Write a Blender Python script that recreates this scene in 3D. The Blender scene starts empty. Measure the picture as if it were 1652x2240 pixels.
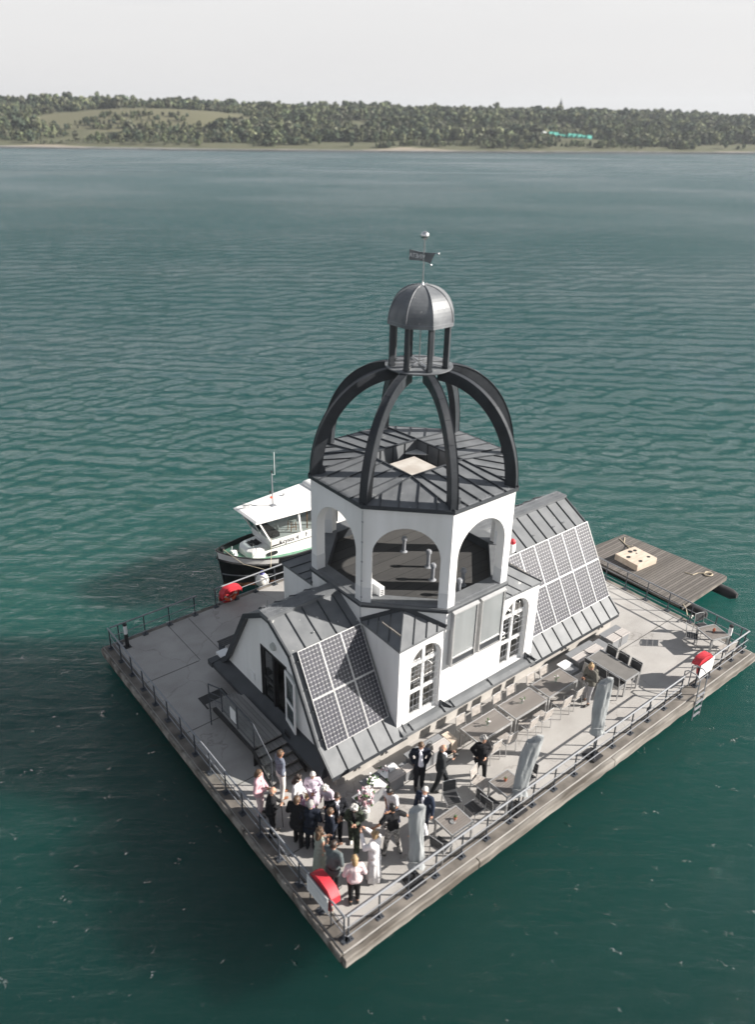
import bpy, math, random
import numpy as np
from mathutils import Vector, Matrix, noise as mnoise
R = math.radians
PI = math.pi
sc = bpy.context.scene
COL = sc.collection

# ------------------------------------------------------------------ camera
CAM = Vector((-7.7084, -10.0414, 18.8287))
yaw, pitch, roll = 0.9087, 0.4395, 0.0099
FPX, CX, CY = 1719.8356, 769.6811, 1057.7116      # solved for a 1652 x 2240 frame
fw = Vector((math.cos(pitch)*math.cos(yaw), math.cos(pitch)*math.sin(yaw), -math.sin(pitch)))
rt = Vector((math.sin(yaw), -math.cos(yaw), 0.0))
up = rt.cross(fw)
rt2 = math.cos(roll)*rt + math.sin(roll)*up
up2 = -math.sin(roll)*rt + math.cos(roll)*up
cd = bpy.data.cameras.new('camera')
cam = bpy.data.objects.new('camera', cd)
COL.objects.link(cam)
cam.matrix_world = Matrix(((rt2.x, up2.x, -fw.x, CAM.x), (rt2.y, up2.y, -fw.y, CAM.y),
                           (rt2.z, up2.z, -fw.z, CAM.z), (0, 0, 0, 1)))
cd.sensor_fit = 'VERTICAL'
cd.sensor_height = 24.0
cd.lens = FPX/2240*24.0
cd.shift_x = (826-CX)/2240
cd.shift_y = (CY-1120)/2240
cd.clip_start = 0.1
cd.clip_end = 6000
cd.dof.use_dof = True
cd.dof.focus_distance = 33.0
cd.dof.aperture_fstop = 0.185
sc.camera = cam

# ------------------------------------------------------------------ light
SUN_AZ, SUN_EL = R(-39.0), R(28.5)
w = bpy.data.worlds.new('World')
sc.world = w
w.use_nodes = True
nt = w.node_tree
nt.nodes.clear()
wo = nt.nodes.new('ShaderNodeOutputWorld')
bg = nt.nodes.new('ShaderNodeBackground')
sky = nt.nodes.new('ShaderNodeTexSky')
sky.sky_type = 'NISHITA'
sky.sun_disc = False
sky.sun_elevation = SUN_EL
sky.sun_rotation = PI/2 - SUN_AZ
sky.air_density = 1.0
sky.dust_density = 3.0
sky.ozone_density = 1.0
hs = nt.nodes.new('ShaderNodeHueSaturation')      # a milky, nearly colourless summer haze sky
hs.inputs['Saturation'].default_value = 0.35
hs.inputs['Value'].default_value = 0.8
# thin high haze: white at the horizon, deeper grey blue overhead, a little streaky
stc = nt.nodes.new('ShaderNodeTexCoord')
ssp = nt.nodes.new('ShaderNodeSeparateXYZ')
nt.links.new(stc.outputs['Generated'], ssp.inputs[0])
smp = nt.nodes.new('ShaderNodeMapping'); smp.inputs['Scale'].default_value = (1.5, 1.5, 14)
nt.links.new(stc.outputs['Generated'], smp.inputs[0])
snz = nt.nodes.new('ShaderNodeTexNoise'); snz.inputs['Scale'].default_value = 1.6; snz.inputs['Detail'].default_value = 5
nt.links.new(smp.outputs[0], snz.inputs['Vector'])
sad = nt.nodes.new('ShaderNodeMath'); sad.operation = 'MULTIPLY_ADD'; sad.inputs[1].default_value = .17
nt.links.new(snz.outputs[0], sad.inputs[0]); nt.links.new(ssp.outputs[2], sad.inputs[2])
srp = nt.nodes.new('ShaderNodeValToRGB')
e_ = srp.color_ramp.elements
e_[0].position = 0.05; e_[0].color = (.39, .384, .388, 1)
e_[1].position = 1.0; e_[1].color = (.105, .118, .14, 1)
q_ = e_.new(.20); q_.color = (.415, .409, .408, 1)
q_ = e_.new(.34); q_.color = (.275, .295, .325, 1)
q_ = e_.new(.62); q_.color = (.15, .170, .202, 1)
nt.links.new(sad.outputs[0], srp.inputs[0])
svm = nt.nodes.new('ShaderNodeVectorMath'); svm.operation = 'SCALE'; svm.inputs['Scale'].default_value = 10.0
nt.links.new(srp.outputs[0], svm.inputs[0])
mixs = nt.nodes.new('ShaderNodeMix')
mixs.data_type = 'RGBA'
mixs.inputs[0].default_value = 0.88
nt.links.new(sky.outputs[0], hs.inputs['Color'])
nt.links.new(hs.outputs[0], mixs.inputs[6])
nt.links.new(svm.outputs[0], mixs.inputs[7])
nt.links.new(mixs.outputs[2], bg.inputs[0])
bg.inputs[1].default_value = 0.10
nt.links.new(bg.outputs[0], wo.inputs[0])
sl = bpy.data.lights.new('sun', 'SUN')
sl.energy = 5.0
sl.angle = R(0.55)
sl.color = (1.0, 0.945, 0.87)
sun = bpy.data.objects.new('sun', sl)
COL.objects.link(sun)
sd = Vector((math.cos(SUN_EL)*math.cos(SUN_AZ), math.cos(SUN_EL)*math.sin(SUN_AZ), math.sin(SUN_EL)))
sun.rotation_euler = sd.to_track_quat('Z', 'Y').to_euler()
sun.location = (30, -30, 40)
sc.view_settings.view_transform = 'Standard'
sc.view_settings.look = 'None'
sc.view_settings.exposure = 1.10
sc.view_settings.gamma = 1.0
sc.cycles.sample_clamp_indirect = 6.0
sc.cycles.max_bounces = 8

# ------------------------------------------------------------------ materials
def newmat(name):
    m = bpy.data.materials.new(name)
    m.use_nodes = True
    n = m.node_tree
    return m, n, n.nodes['Principled BSDF'], n.nodes['Material Output']

def mat(name, col, rough=0.6, metal=0.0, var=0.0, vscale=3.0, bump=0.0, bscale=40.0, col2=None, streak=None, spec=0.5, detail=6.0):
    """procedural surface: base colour varied by object-space noise, optional second tone and fine bump"""
    m, n, b, out = newmat(name)
    b.inputs['Roughness'].default_value = rough
    b.inputs['Metallic'].default_value = metal
    b.inputs['Specular IOR Level'].default_value = spec
    c = (*col, 1)
    tc = n.nodes.new('ShaderNodeTexCoord')
    mp = n.nodes.new('ShaderNodeMapping')
    n.links.new(tc.outputs['Object'], mp.inputs[0])
    if streak:
        mp.inputs['Scale'].default_value = streak
    nz = n.nodes.new('ShaderNodeTexNoise')
    nz.inputs['Scale'].default_value = vscale
    nz.inputs['Detail'].default_value = detail
    n.links.new(mp.outputs[0], nz.inputs['Vector'])
    rp = n.nodes.new('ShaderNodeValToRGB')
    if col2 is None:
        col2 = tuple(max(0, x*(1-var)) for x in col)
        c = (*[min(1, x*(1+var*0.6)) for x in col], 1)
    rp.color_ramp.elements[0].position = 0.36
    rp.color_ramp.elements[1].position = 0.64
    rp.color_ramp.elements[0].color = (*col2, 1)
    rp.color_ramp.elements[1].color = c
    n.links.new(nz.outputs[0], rp.inputs[0])
    n.links.new(rp.outputs[0], b.inputs['Base Color'])
    if bump:
        nb = n.nodes.new('ShaderNodeTexNoise')
        nb.inputs['Scale'].default_value = bscale
        nb.inputs['Detail'].default_value = 4
        bp = n.nodes.new('ShaderNodeBump')
        bp.inputs['Strength'].default_value = bump
        bp.inputs['Distance'].default_value = 0.02
        n.links.new(mp.outputs[0], nb.inputs['Vector'])
        n.links.new(nb.outputs[0], bp.inputs['Height'])
        n.links.new(bp.outputs[0], b.inputs['Normal'])
    return m

def planks(name, col, col2, axis, width, gap=(0.02, 0.02, 0.02), gapw=0.08, rough=0.75, gl=6.0):
    """boards of a given width running along the other axis, each board its own tone, grain along it"""
    m, n, b, out = newmat(name)
    L = n.links.new
    tc = n.nodes.new('ShaderNodeTexCoord')
    sp = n.nodes.new('ShaderNodeSeparateXYZ')
    L(tc.outputs['Object'], sp.inputs[0])
    dv = n.nodes.new('ShaderNodeMath'); dv.operation = 'DIVIDE'; dv.inputs[1].default_value = width
    L(sp.outputs[axis], dv.inputs[0])
    fl = n.nodes.new('ShaderNodeMath'); fl.operation = 'FLOOR'; L(dv.outputs[0], fl.inputs[0])
    fr = n.nodes.new('ShaderNodeMath'); fr.operation = 'FRACT'; L(dv.outputs[0], fr.inputs[0])
    wn = n.nodes.new('ShaderNodeTexWhiteNoise'); wn.noise_dimensions = '1D'; L(fl.outputs[0], wn.inputs['W'])
    mp = n.nodes.new('ShaderNodeMapping')
    s = [gl, gl, gl]; s['XYZ'.index(axis)] = gl*10
    mp.inputs['Scale'].default_value = s
    L(tc.outputs['Object'], mp.inputs[0])
    nz = n.nodes.new('ShaderNodeTexNoise'); nz.inputs['Scale'].default_value = 1.0; nz.inputs['Detail'].default_value = 5
    L(mp.outputs[0], nz.inputs['Vector'])
    ad = n.nodes.new('ShaderNodeMath'); ad.operation = 'MULTIPLY_ADD'; ad.inputs[1].default_value = 0.5
    L(wn.outputs['Value'], ad.inputs[0])
    hf = n.nodes.new('ShaderNodeMath'); hf.operation = 'MULTIPLY'; hf.inputs[1].default_value = 0.75
    L(nz.outputs[0], hf.inputs[0]); L(hf.outputs[0], ad.inputs[2])
    mx = n.nodes.new('ShaderNodeMix'); mx.data_type = 'RGBA'
    mx.inputs[6].default_value = (*col, 1); mx.inputs[7].default_value = (*col2, 1)
    L(ad.outputs[0], mx.inputs[0])
    lt = n.nodes.new('ShaderNodeMath'); lt.operation = 'LESS_THAN'; lt.inputs[1].default_value = gapw
    L(fr.outputs[0], lt.inputs[0])
    m2 = n.nodes.new('ShaderNodeMix'); m2.data_type = 'RGBA'
    m2.inputs[7].default_value = (*gap, 1)
    L(lt.outputs[0], m2.inputs[0]); L(mx.outputs[2], m2.inputs[6])
    L(m2.outputs[2], b.inputs['Base Color'])
    b.inputs['Roughness'].default_value = rough
    b.inputs['Specular IOR Level'].default_value = 0.3
    return m

M = {}
def concrete():
    m, n, b, out = newmat('deck concrete')
    L = n.links.new
    tc = n.nodes.new('ShaderNodeTexCoord')
    def nz(s, d=6, v=None):
        t = n.nodes.new('ShaderNodeTexNoise'); t.inputs['Scale'].default_value = s; t.inputs['Detail'].default_value = d
        L((v or tc.outputs['Object']), t.inputs['Vector']); return t.outputs[0]
    r1 = n.nodes.new('ShaderNodeValToRGB')
    r1.color_ramp.elements[0].position = .3; r1.color_ramp.elements[1].position = .7
    r1.color_ramp.elements[0].color = (.355, .342, .330, 1); r1.color_ramp.elements[1].color = (.430, .416, .400, 1)
    L(nz(0.55, 5), r1.inputs[0])
    r2 = n.nodes.new('ShaderNodeValToRGB')
    r2.color_ramp.elements[0].position = .35; r2.color_ramp.elements[1].position = .62
    r2.color_ramp.elements[0].color = (.80, .79, .78, 1); r2.color_ramp.elements[1].color = (1, 1, 1, 1)
    L(nz(38, 3), r2.inputs[0])
    mu = n.nodes.new('ShaderNodeMix'); mu.data_type = 'RGBA'; mu.blend_type = 'MULTIPLY'; mu.inputs[0].default_value = 1
    L(r1.outputs[0], mu.inputs[6]); L(r2.outputs[0], mu.inputs[7])
    # brushed wear streaks along the slab and dark stain patches
    mp = n.nodes.new('ShaderNodeMapping'); mp.inputs['Scale'].default_value = (0.8, 1.1, 1)
    L(tc.outputs['Object'], mp.inputs[0])
    r3 = n.nodes.new('ShaderNodeValToRGB')
    r3.color_ramp.elements[0].position = .38; r3.color_ramp.elements[1].position = .55
    r3.color_ramp.elements[0].color = (.90, .895, .89, 1); r3.color_ramp.elements[1].color = (1, 1, 1, 1)
    L(nz(1.3, 8, mp.outputs[0]), r3.inputs[0])
    m2 = n.nodes.new('ShaderNodeMix'); m2.data_type = 'RGBA'; m2.blend_type = 'MULTIPLY'; m2.inputs[0].default_value = 1
    L(mu.outputs[2], m2.inputs[6]); L(r3.outputs[0], m2.inputs[7])
    # hairline cracks
    dt = n.nodes.new('ShaderNodeTexNoise'); dt.inputs['Scale'].default_value = 1.5; dt.inputs['Detail'].default_value = 4
    L(tc.outputs['Object'], dt.inputs['Vector'])
    va = n.nodes.new('ShaderNodeVectorMath'); va.operation = 'MULTIPLY_ADD'; va.inputs[1].default_value = (.9, .9, .9)
    L(dt.outputs['Color'], va.inputs[0]); L(tc.outputs['Object'], va.inputs[2])
    vo = n.nodes.new('ShaderNodeTexVoronoi'); vo.feature = 'DISTANCE_TO_EDGE'; vo.inputs['Scale'].default_value = 0.27
    L(va.outputs[0], vo.inputs['Vector'])
    r4 = n.nodes.new('ShaderNodeValToRGB')
    r4.color_ramp.elements[0].position = 0.0; r4.color_ramp.elements[1].position = .006
    r4.color_ramp.elements[0].color = (.72, .71, .70, 1); r4.color_ramp.elements[1].color = (1, 1, 1, 1)
    L(vo.outputs['Distance'], r4.inputs[0])
    m3 = n.nodes.new('ShaderNodeMix'); m3.data_type = 'RGBA'; m3.blend_type = 'MULTIPLY'; m3.inputs[0].default_value = 1
    L(m2.outputs[2], m3.inputs[6]); L(r4.outputs[0], m3.inputs[7])
    L(m3.outputs[2], b.inputs['Base Color'])
    b.inputs['Roughness'].default_value = .85
    bp = n.nodes.new('ShaderNodeBump'); bp.inputs['Strength'].default_value = .25; bp.inputs['Distance'].default_value = .01
    L(nz(60, 3), bp.inputs['Height']); L(bp.outputs[0], b.inputs['Normal'])
    return m

def solar_mat():
    m, n, b, out = newmat('solar cells')
    L = n.links.new
    uv = n.nodes.new('ShaderNodeUVMap'); uv.uv_map = 'UVMap'
    sp = n.nodes.new('ShaderNodeSeparateXYZ'); L(uv.outputs[0], sp.inputs[0])
    def M1(op, a, bb=None):
        t = n.nodes.new('ShaderNodeMath'); t.operation = op
        for i, x in enumerate((a, bb)):
            if x is None: continue
            if isinstance(x, (int, float)): t.inputs[i].default_value = x
            else: L(x, t.inputs[i])
        return t.outputs[0]
    ax = M1('ABSOLUTE', M1('SUBTRACT', M1('FRACT', sp.outputs[0]), .5))
    ay = M1('ABSOLUTE', M1('SUBTRACT', M1('FRACT', sp.outputs[1]), .5))
    inx = M1('LESS_THAN', ax, .478); iny = M1('LESS_THAN', ay, .478)
    dia = M1('LESS_THAN', M1('ADD', ax, ay), .80)
    cell = M1('MULTIPLY', M1('MULTIPLY', inx, iny), dia)
    bus = M1('LESS_THAN', M1('ABSOLUTE', M1('SUBTRACT', M1('FRACT', M1('MULTIPLY', sp.outputs[0], 2.0)), .5)), .035)
    fl = n.nodes.new('ShaderNodeVectorMath'); fl.operation = 'FLOOR'; L(uv.outputs[0], fl.inputs[0])
    wn = n.nodes.new('ShaderNodeTexWhiteNoise'); L(fl.outputs[0], wn.inputs['Vector'])
    c0 = n.nodes.new('ShaderNodeMix'); c0.data_type = 'RGBA'
    c0.inputs[6].default_value = (.016, .017, .026, 1); c0.inputs[7].default_value = (.032, .032, .046, 1)
    L(wn.outputs['Value'], c0.inputs[0])
    c1 = n.nodes.new('ShaderNodeMix'); c1.data_type = 'RGBA'; c1.inputs[7].default_value = (.12, .12, .13, 1)
    L(bus, c1.inputs[0]); L(c0.outputs[2], c1.inputs[6])
    c2 = n.nodes.new('ShaderNodeMix'); c2.data_type = 'RGBA'; c2.inputs[6].default_value = (.36, .36, .37, 1)
    L(cell, c2.inputs[0]); L(c1.outputs[2], c2.inputs[7])
    L(c2.outputs[2], b.inputs['Base Color'])
    b.inputs['Roughness'].default_value = .42
    b.inputs['Specular IOR Level'].default_value = .45
    b.inputs['Coat Weight'].default_value = .15
    b.inputs['Coat Roughness'].default_value = .22
    return m

def zinc(name, base, base2, spots=True, rough=.58):
    """grey standing-seam sheet: cloudy patina, fine streaks, a few pale bird droppings"""
    m, n, b, out = newmat(name)
    L = n.links.new
    tc = n.nodes.new('ShaderNodeTexCoord')
    def nz(s, d=6, off=0):
        mp = n.nodes.new('ShaderNodeMapping'); mp.inputs['Location'].default_value = (off, off*2, 0)
        L(tc.outputs['Object'], mp.inputs[0])
        t = n.nodes.new('ShaderNodeTexNoise'); t.inputs['Scale'].default_value = s; t.inputs['Detail'].default_value = d
        L(mp.outputs[0], t.inputs['Vector']); return t.outputs[0]
    mx = n.nodes.new('ShaderNodeValToRGB')
    mx.color_ramp.elements[0].position = .35; mx.color_ramp.elements[1].position = .65
    mx.color_ramp.elements[0].color = (*base, 1); mx.color_ramp.elements[1].color = (*base2, 1)
    L(nz(1.7), mx.inputs[0])
    col = mx.outputs[0]
    if spots:
        r = n.nodes.new('ShaderNodeValToRGB')
        r.color_ramp.elements[0].position = .70; r.color_ramp.elements[1].position = .73
        r.color_ramp.elements[0].color = (0, 0, 0, 1); r.color_ramp.elements[1].color = (.75, .75, .75, 1)
        L(nz(5.5, 8, 3.3), r.inputs[0])
        m2 = n.nodes.new('ShaderNodeMix'); m2.data_type = 'RGBA'; m2.inputs[7].default_value = (.50, .49, .46, 1)
        L(r.outputs[0], m2.inputs[0]); L(col, m2.inputs[6]); col = m2.outputs[2]
    L(col, b.inputs['Base Color'])
    b.inputs['Roughness'].default_value = rough
    b.inputs['Metallic'].default_value = .05
    b.inputs['Specular IOR Level'].default_value = .35
    bp = n.nodes.new('ShaderNodeBump'); bp.inputs['Strength'].default_value = .35; bp.inputs['Distance'].default_value = .03
    L(nz(2.6, 2, 7), bp.inputs['Height']); L(bp.outputs[0], b.inputs['Normal'])
    return m

def glass_mat(name, tint=(.75, .8, .8), alpha=.25, rough=.03):
    m, n, b, out = newmat(name)
    L = n.links.new
    gl = n.nodes.new('ShaderNodeBsdfGlossy'); gl.inputs['Roughness'].default_value = rough
    tr = n.nodes.new('ShaderNodeBsdfTransparent'); tr.inputs[0].default_value = (*tint, 1)
    fr = n.nodes.new('ShaderNodeFresnel')
    geo = n.nodes.new('ShaderNodeNewGeometry')        # same reflectance from either side of the pane
    ir = n.nodes.new('ShaderNodeMapRange'); ir.inputs[3].default_value = 1.5; ir.inputs[4].default_value = 1/1.5
    L(geo.outputs['Backfacing'], ir.inputs[0]); L(ir.outputs[0], fr.inputs[0])
    ad = n.nodes.new('ShaderNodeMath'); ad.operation = 'ADD'; ad.inputs[1].default_value = alpha; ad.use_clamp = True
    mx = n.nodes.new('ShaderNodeMixShader')
    L(fr.outputs[0], ad.inputs[0]); L(ad.outputs[0], mx.inputs[0]); L(tr.outputs[0], mx.inputs[1]); L(gl.outputs[0], mx.inputs[2])
    L(mx.outputs[0], out.inputs[0])
    return m

def water_mat():
    m, n, b, out = newmat('lake water')
    L = n.links.new
    tc = n.nodes.new('ShaderNodeTexCoord')
    def nz(scale, sx, sy, rot, d=3, off=0, dist=0.0, rough=.5):
        mp = n.nodes.new('ShaderNodeMapping')
        mp.vector_type = 'TEXTURE'
        mp.inputs['Rotation'].default_value = (0, 0, R(rot))
        mp.inputs['Location'].default_value = (off, off*1.7, 0)
        mp.inputs['Scale'].default_value = (sx, sy, 1)
        L(tc.outputs['Object'], mp.inputs[0])
        t = n.nodes.new('ShaderNodeTexNoise'); t.noise_dimensions = '2D'
        t.inputs['Scale'].default_value = scale; t.inputs['Detail'].default_value = d
        t.inputs['Roughness'].default_value = rough; t.inputs['Distortion'].default_value = dist
        L(mp.outputs[0], t.inputs['Vector'])
        return t.outputs[0]
    def M2(op, a, bb=None, c=None):
        t = n.nodes.new('ShaderNodeMath'); t.operation = op
        for i, x in enumerate((a, bb, c)):
            if x is None: continue
            if isinstance(x, (int, float)): t.inputs[i].default_value = x
            else: L(x, t.inputs[i])
        return t.outputs[0]
    # fine wind ripples on top of the modelled waves
    rip = nz(2.6, 4.2, 1, -36, 8, 31, .25, .72)
    rip2 = nz(1.15, 4.5, 1, -40, 7, 11, .3, .68)
    rip3 = nz(.85, 4.5, 1, 4, 6, 47, .2, .68)
    band = nz(.16, 6.0, 1, -38, 6, 90, .1, .62)
    h = M2('MULTIPLY', rip, .14)
    h = M2('MULTIPLY_ADD', rip2, .17, h)
    h = M2('MULTIPLY_ADD', rip3, .13, h)
    h = M2('MULTIPLY_ADD', band, .45, h)
    calm = nz(.03, 1.8, 1, -35, 3, 70)            # gust patches: rougher and calmer water
    rc = n.nodes.new('ShaderNodeMapRange'); rc.inputs[1].default_value = .35; rc.inputs[2].default_value = .65
    rc.inputs[3].default_value = .55; rc.inputs[4].default_value = 1.15
    L(calm, rc.inputs[0])
    h = M2('MULTIPLY', h, rc.outputs[0])
    ds = n.nodes.new('ShaderNodeVectorMath'); ds.operation = 'DISTANCE'; ds.inputs[1].default_value = (4, 4, 0)
    L(tc.outputs['Object'], ds.inputs[0])
    lee = n.nodes.new('ShaderNodeMapRange'); lee.inputs[1].default_value = 13; lee.inputs[2].default_value = 42
    lee.inputs[3].default_value = .36; lee.inputs[4].default_value = 1.15; lee.interpolation_type = 'SMOOTHSTEP'
    L(ds.outputs['Value'], lee.inputs[0])          # the platform shelters the water around it
    h = M2('MULTIPLY', h, lee.outputs[0])
    # here and there a small steep cat's-paw that catches the sun
    mk = n.nodes.new('ShaderNodeMapRange'); mk.inputs[1].default_value = .69; mk.inputs[2].default_value = .75
    L(nz(2.0, 1.2, 1, -30, 3, 130, 0, .65), mk.inputs[0])
    h = M2('MULTIPLY_ADD', M2('MULTIPLY', mk.outputs[0], nz(4.5, 1.2, 1, -30, 2, 150)), .17, h)
    bp = n.nodes.new('ShaderNodeBump'); bp.inputs['Strength'].default_value = 1.0; bp.inputs['Distance'].default_value = 1.5
    L(h, bp.inputs['Height'])
    # clear surface: mirror reflection by Fresnel, otherwise a view down into the murk
    n.nodes.remove(b)
    gl = n.nodes.new('ShaderNodeBsdfGlossy'); gl.inputs['Roughness'].default_value = .03
    cdn = n.nodes.new('ShaderNodeVectorMath'); cdn.operation = 'DISTANCE'; cdn.inputs[1].default_value = (8, -2, 0)
    L(tc.outputs['Object'], cdn.inputs[0])
    rr = n.nodes.new('ShaderNodeMapRange'); rr.inputs[1].default_value = 40; rr.inputs[2].default_value = 300
    rr.inputs[3].default_value = .03; rr.inputs[4].default_value = .26
    L(cdn.outputs['Value'], rr.inputs[0])           # open water is rougher than the lee of the platform
    gust = nz(.022, 9.0, 1, -38, 5, 200, .1, .6)
    L(M2('MULTIPLY', rr.outputs[0], M2('MULTIPLY_ADD', gust, 1.6, .25)), gl.inputs['Roughness'])
    tr = n.nodes.new('ShaderNodeBsdfTransparent')
    fr = n.nodes.new('ShaderNodeFresnel'); fr.inputs[0].default_value = 1.40
    mx = n.nodes.new('ShaderNodeMixShader')
    L(bp.outputs[0], gl.inputs['Normal']); L(bp.outputs[0], fr.inputs['Normal'])
    geo = n.nodes.new('ShaderNodeNewGeometry')      # seen from below (light leaving or entering the depth) the surface is clear
    inv = M2('SUBTRACT', 1.0, geo.outputs['Backfacing'])
    L(M2('MULTIPLY', fr.outputs[0], inv), mx.inputs[0]); L(tr.outputs[0], mx.inputs[1]); L(gl.outputs[0], mx.inputs[2])
    L(mx.outputs[0], out.inputs[0])
    return m

def murk_mat():
    """green light scattered back from the suspended matter below the surface"""
    m, n, b, out = newmat('murky lake water')
    L = n.links.new
    tc = n.nodes.new('ShaderNodeTexCoord')
    nz = n.nodes.new('ShaderNodeTexNoise'); nz.inputs['Scale'].default_value = .03; nz.inputs['Detail'].default_value = 3
    L(tc.outputs['Object'], nz.inputs['Vector'])
    # near-side vignette shade and far grey sky sheen painted into the colour, teal between
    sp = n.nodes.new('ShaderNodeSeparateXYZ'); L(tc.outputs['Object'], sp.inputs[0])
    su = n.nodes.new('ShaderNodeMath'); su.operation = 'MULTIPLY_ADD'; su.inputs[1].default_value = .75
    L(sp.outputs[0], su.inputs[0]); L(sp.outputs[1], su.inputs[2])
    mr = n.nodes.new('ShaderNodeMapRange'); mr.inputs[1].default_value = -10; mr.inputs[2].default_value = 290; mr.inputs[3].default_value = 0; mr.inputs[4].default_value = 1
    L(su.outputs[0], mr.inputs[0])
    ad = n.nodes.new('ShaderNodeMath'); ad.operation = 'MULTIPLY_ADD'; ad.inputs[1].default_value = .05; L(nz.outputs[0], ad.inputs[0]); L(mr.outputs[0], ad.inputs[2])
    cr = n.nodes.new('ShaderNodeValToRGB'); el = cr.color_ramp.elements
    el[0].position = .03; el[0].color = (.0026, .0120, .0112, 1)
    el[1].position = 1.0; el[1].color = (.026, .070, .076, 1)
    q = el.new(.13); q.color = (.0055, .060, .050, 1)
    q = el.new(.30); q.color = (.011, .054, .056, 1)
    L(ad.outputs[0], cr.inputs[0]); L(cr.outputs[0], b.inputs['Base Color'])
    b.inputs['Roughness'].default_value = 1; b.inputs['Specular IOR Level'].default_value = 0
    b.subsurface_method = 'BURLEY'
    b.inputs['Subsurface Weight'].default_value = 1.0
    b.inputs['Subsurface Radius'].default_value = (.6, 1.0, 1.0)
    b.inputs['Subsurface Scale'].default_value = 7.0
    return m

M['deck'] = concrete()
M['solar'] = solar_mat()
M['zinc'] = zinc('zinc sheet', (.115, .122, .13), (.155, .162, .17))
M['zinc_top'] = zinc('bird-stained dark zinc', (.11, .117, .126), (.16, .168, .178))
M['zinc_dark'] = zinc('dark zinc sheet', (.035, .039, .045), (.05, .055, .062), False, .5)
M['rib'] = zinc('anthracite rib cladding', (.026, .029, .034), (.037, .041, .047), False, .45)
M['cupola'] = zinc('weathered zinc dome', (.11, .117, .128), (.19, .20, .21), True, .5)
M['white'] = mat('white render', (.80, .80, .80), .85, 0, 0, .9, .15, 60, col2=(.70, .70, .69), streak=(1.8, 1.8, .28))
M['white2'] = mat('greyish plinth render', (.62, .63, .64), .8, 0, .05, 2)
M['base'] = mat('pale base concrete', (.40, .38, .355), .85, 0, .12, 1.5, .2, 30)
M['flat'] = planks('bitumen roof strips', (.032, .032, .033), (.070, .068, .066), 'Y', .52, (.02, .02, .02), .05, .9, 1.4)
M['whitep'] = mat('white paint', (.78, .78, .78), .4, 0, .04, 3)
M['frame'] = mat('white window frame', (.76, .76, .76), .45, 0, .03, 3)
M['alu'] = mat('brushed aluminium', (.50, .50, .50), .38, .6, .08, 6)
M['galv'] = mat('galvanised rail', (.22, .23, .25), .6, .0, .10, 8)
M['post'] = mat('dark grey post paint', (.055, .062, .075), .5, .2, .15, 6)
M['dark'] = mat('near black', (.014, .014, .016), .6, 0, .2, 4)
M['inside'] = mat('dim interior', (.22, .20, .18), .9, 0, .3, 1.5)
M['curtain'] = mat('cream curtain', (.42, .36, .32), .9, 0, .25, 4, streak=(8, 8, .5))
M['glass'] = glass_mat('window glass', (.7, .75, .75), .22)
M['glassd'] = glass_mat('boat window glass', (.6, .65, .65), .03)
M['glassc'] = glass_mat('clear railing glass', (.94, .96, .96), .0)
M['vitrine'] = mat('grey glazed panel', (.23, .245, .25), .16, .0, .12, .8, streak=(3, 3, .2), spec=.8)
M['edge'] = mat('stained edge concrete', (.19, .17, .15), .9, 0, .0, 1.6, .3, 30, col2=(.085, .076, .067))
M['beam'] = mat('weathered fender timber', (.27, .25, .225), .85, 0, .0, 1.1, .5, 14, col2=(.08, .068, .056), streak=(.45, 2.2, 2.2))
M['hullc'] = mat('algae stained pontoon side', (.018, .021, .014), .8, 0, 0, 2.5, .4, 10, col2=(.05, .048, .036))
M['groove'] = mat('joint sealant', (.06, .058, .056), .8)
M['plankt'] = planks('table slats', (.145, .13, .12), (.225, .205, .19), 'Y', .07, (.06, .055, .05), .10, .6)
M['slatd'] = mat('charcoal slat', (.045, .045, .048), .55, 0, .2, 9)
M['slatw'] = mat('grey brown slat', (.36, .33, .305), .6, 0, .18, 9)
M['raft'] = planks('weathered raft boards', (.06, .055, .05), (.18, .163, .15), 'Y', .125, (.018, .016, .014), .12, .85, 2.2)
M['plyw'] = mat('pale plywood', (.60, .51, .42), .75, 0, 0, 2.5, 0, 40, col2=(.48, .39, .31), streak=(.6, 3, 1))
M['boxw'] = planks('whitewashed bench boards', (.30, .27, .255), (.56, .53, .51), 'Y', .24, (.16, .15, .14), .03, .7, 5)
M['hatch'] = mat('weathered cream hatch', (.50, .47, .43), .7, 0, 0, 2.2, col2=(.40, .36, .32))
M['tabg'] = mat('grey brown table board', (.155, .148, .14), .6, 0, .1, 3)
M['boxg'] = mat('grey bench panel', (.20, .205, .215), .7, 0, .08, 3)
M['stair'] = planks('dark stair boards', (.15, .147, .145), (.27, .262, .255), 'X', .14, (.02, .02, .02), .06, .8, 4)
M['red'] = mat('red buoy cover', (.52, .03, .045), .55, 0, .15, 4, .3, 8)
M['orange'] = mat('orange buoy', (.62, .10, .035), .5, 0, .1, 4)
M['cover'] = mat('grey parasol cover', (.34, .355, .36), .8, 0, .12, 3, 1.0, 5, streak=(1.6, 1.6, .5))
M['rope'] = mat('pale rope', (.50, .43, .32), .9, 0, .2, 30)
M['boatw'] = mat('white boat paint', (.76, .75, .73), .32, 0, .05, 2)
M['boatb'] = mat('black boat hull', (.012, .013, .014), .35, 0, .3, 2)
M['boatg'] = mat('green boat deck', (.13, .27, .19), .6, 0, .15, 4)
M['rust'] = mat('rust brown', (.20, .085, .04), .8, 0, .5, 5)
M['wood'] = mat('varnished wood', (.36, .17, .07), .45, 0, .3, 8)
M['terra'] = mat('terracotta', (.42, .13, .07), .8, 0, .1, 6)
M['leaf'] = mat('leaf green', (.07, .14, .045), .6, 0, .3, 20)
M['petal'] = mat('white petals', (.75, .70, .70), .7, 0, .15, 30)
M['pinkp'] = mat('pink petals', (.60, .38, .42), .7, 0, .2, 30)
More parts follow.
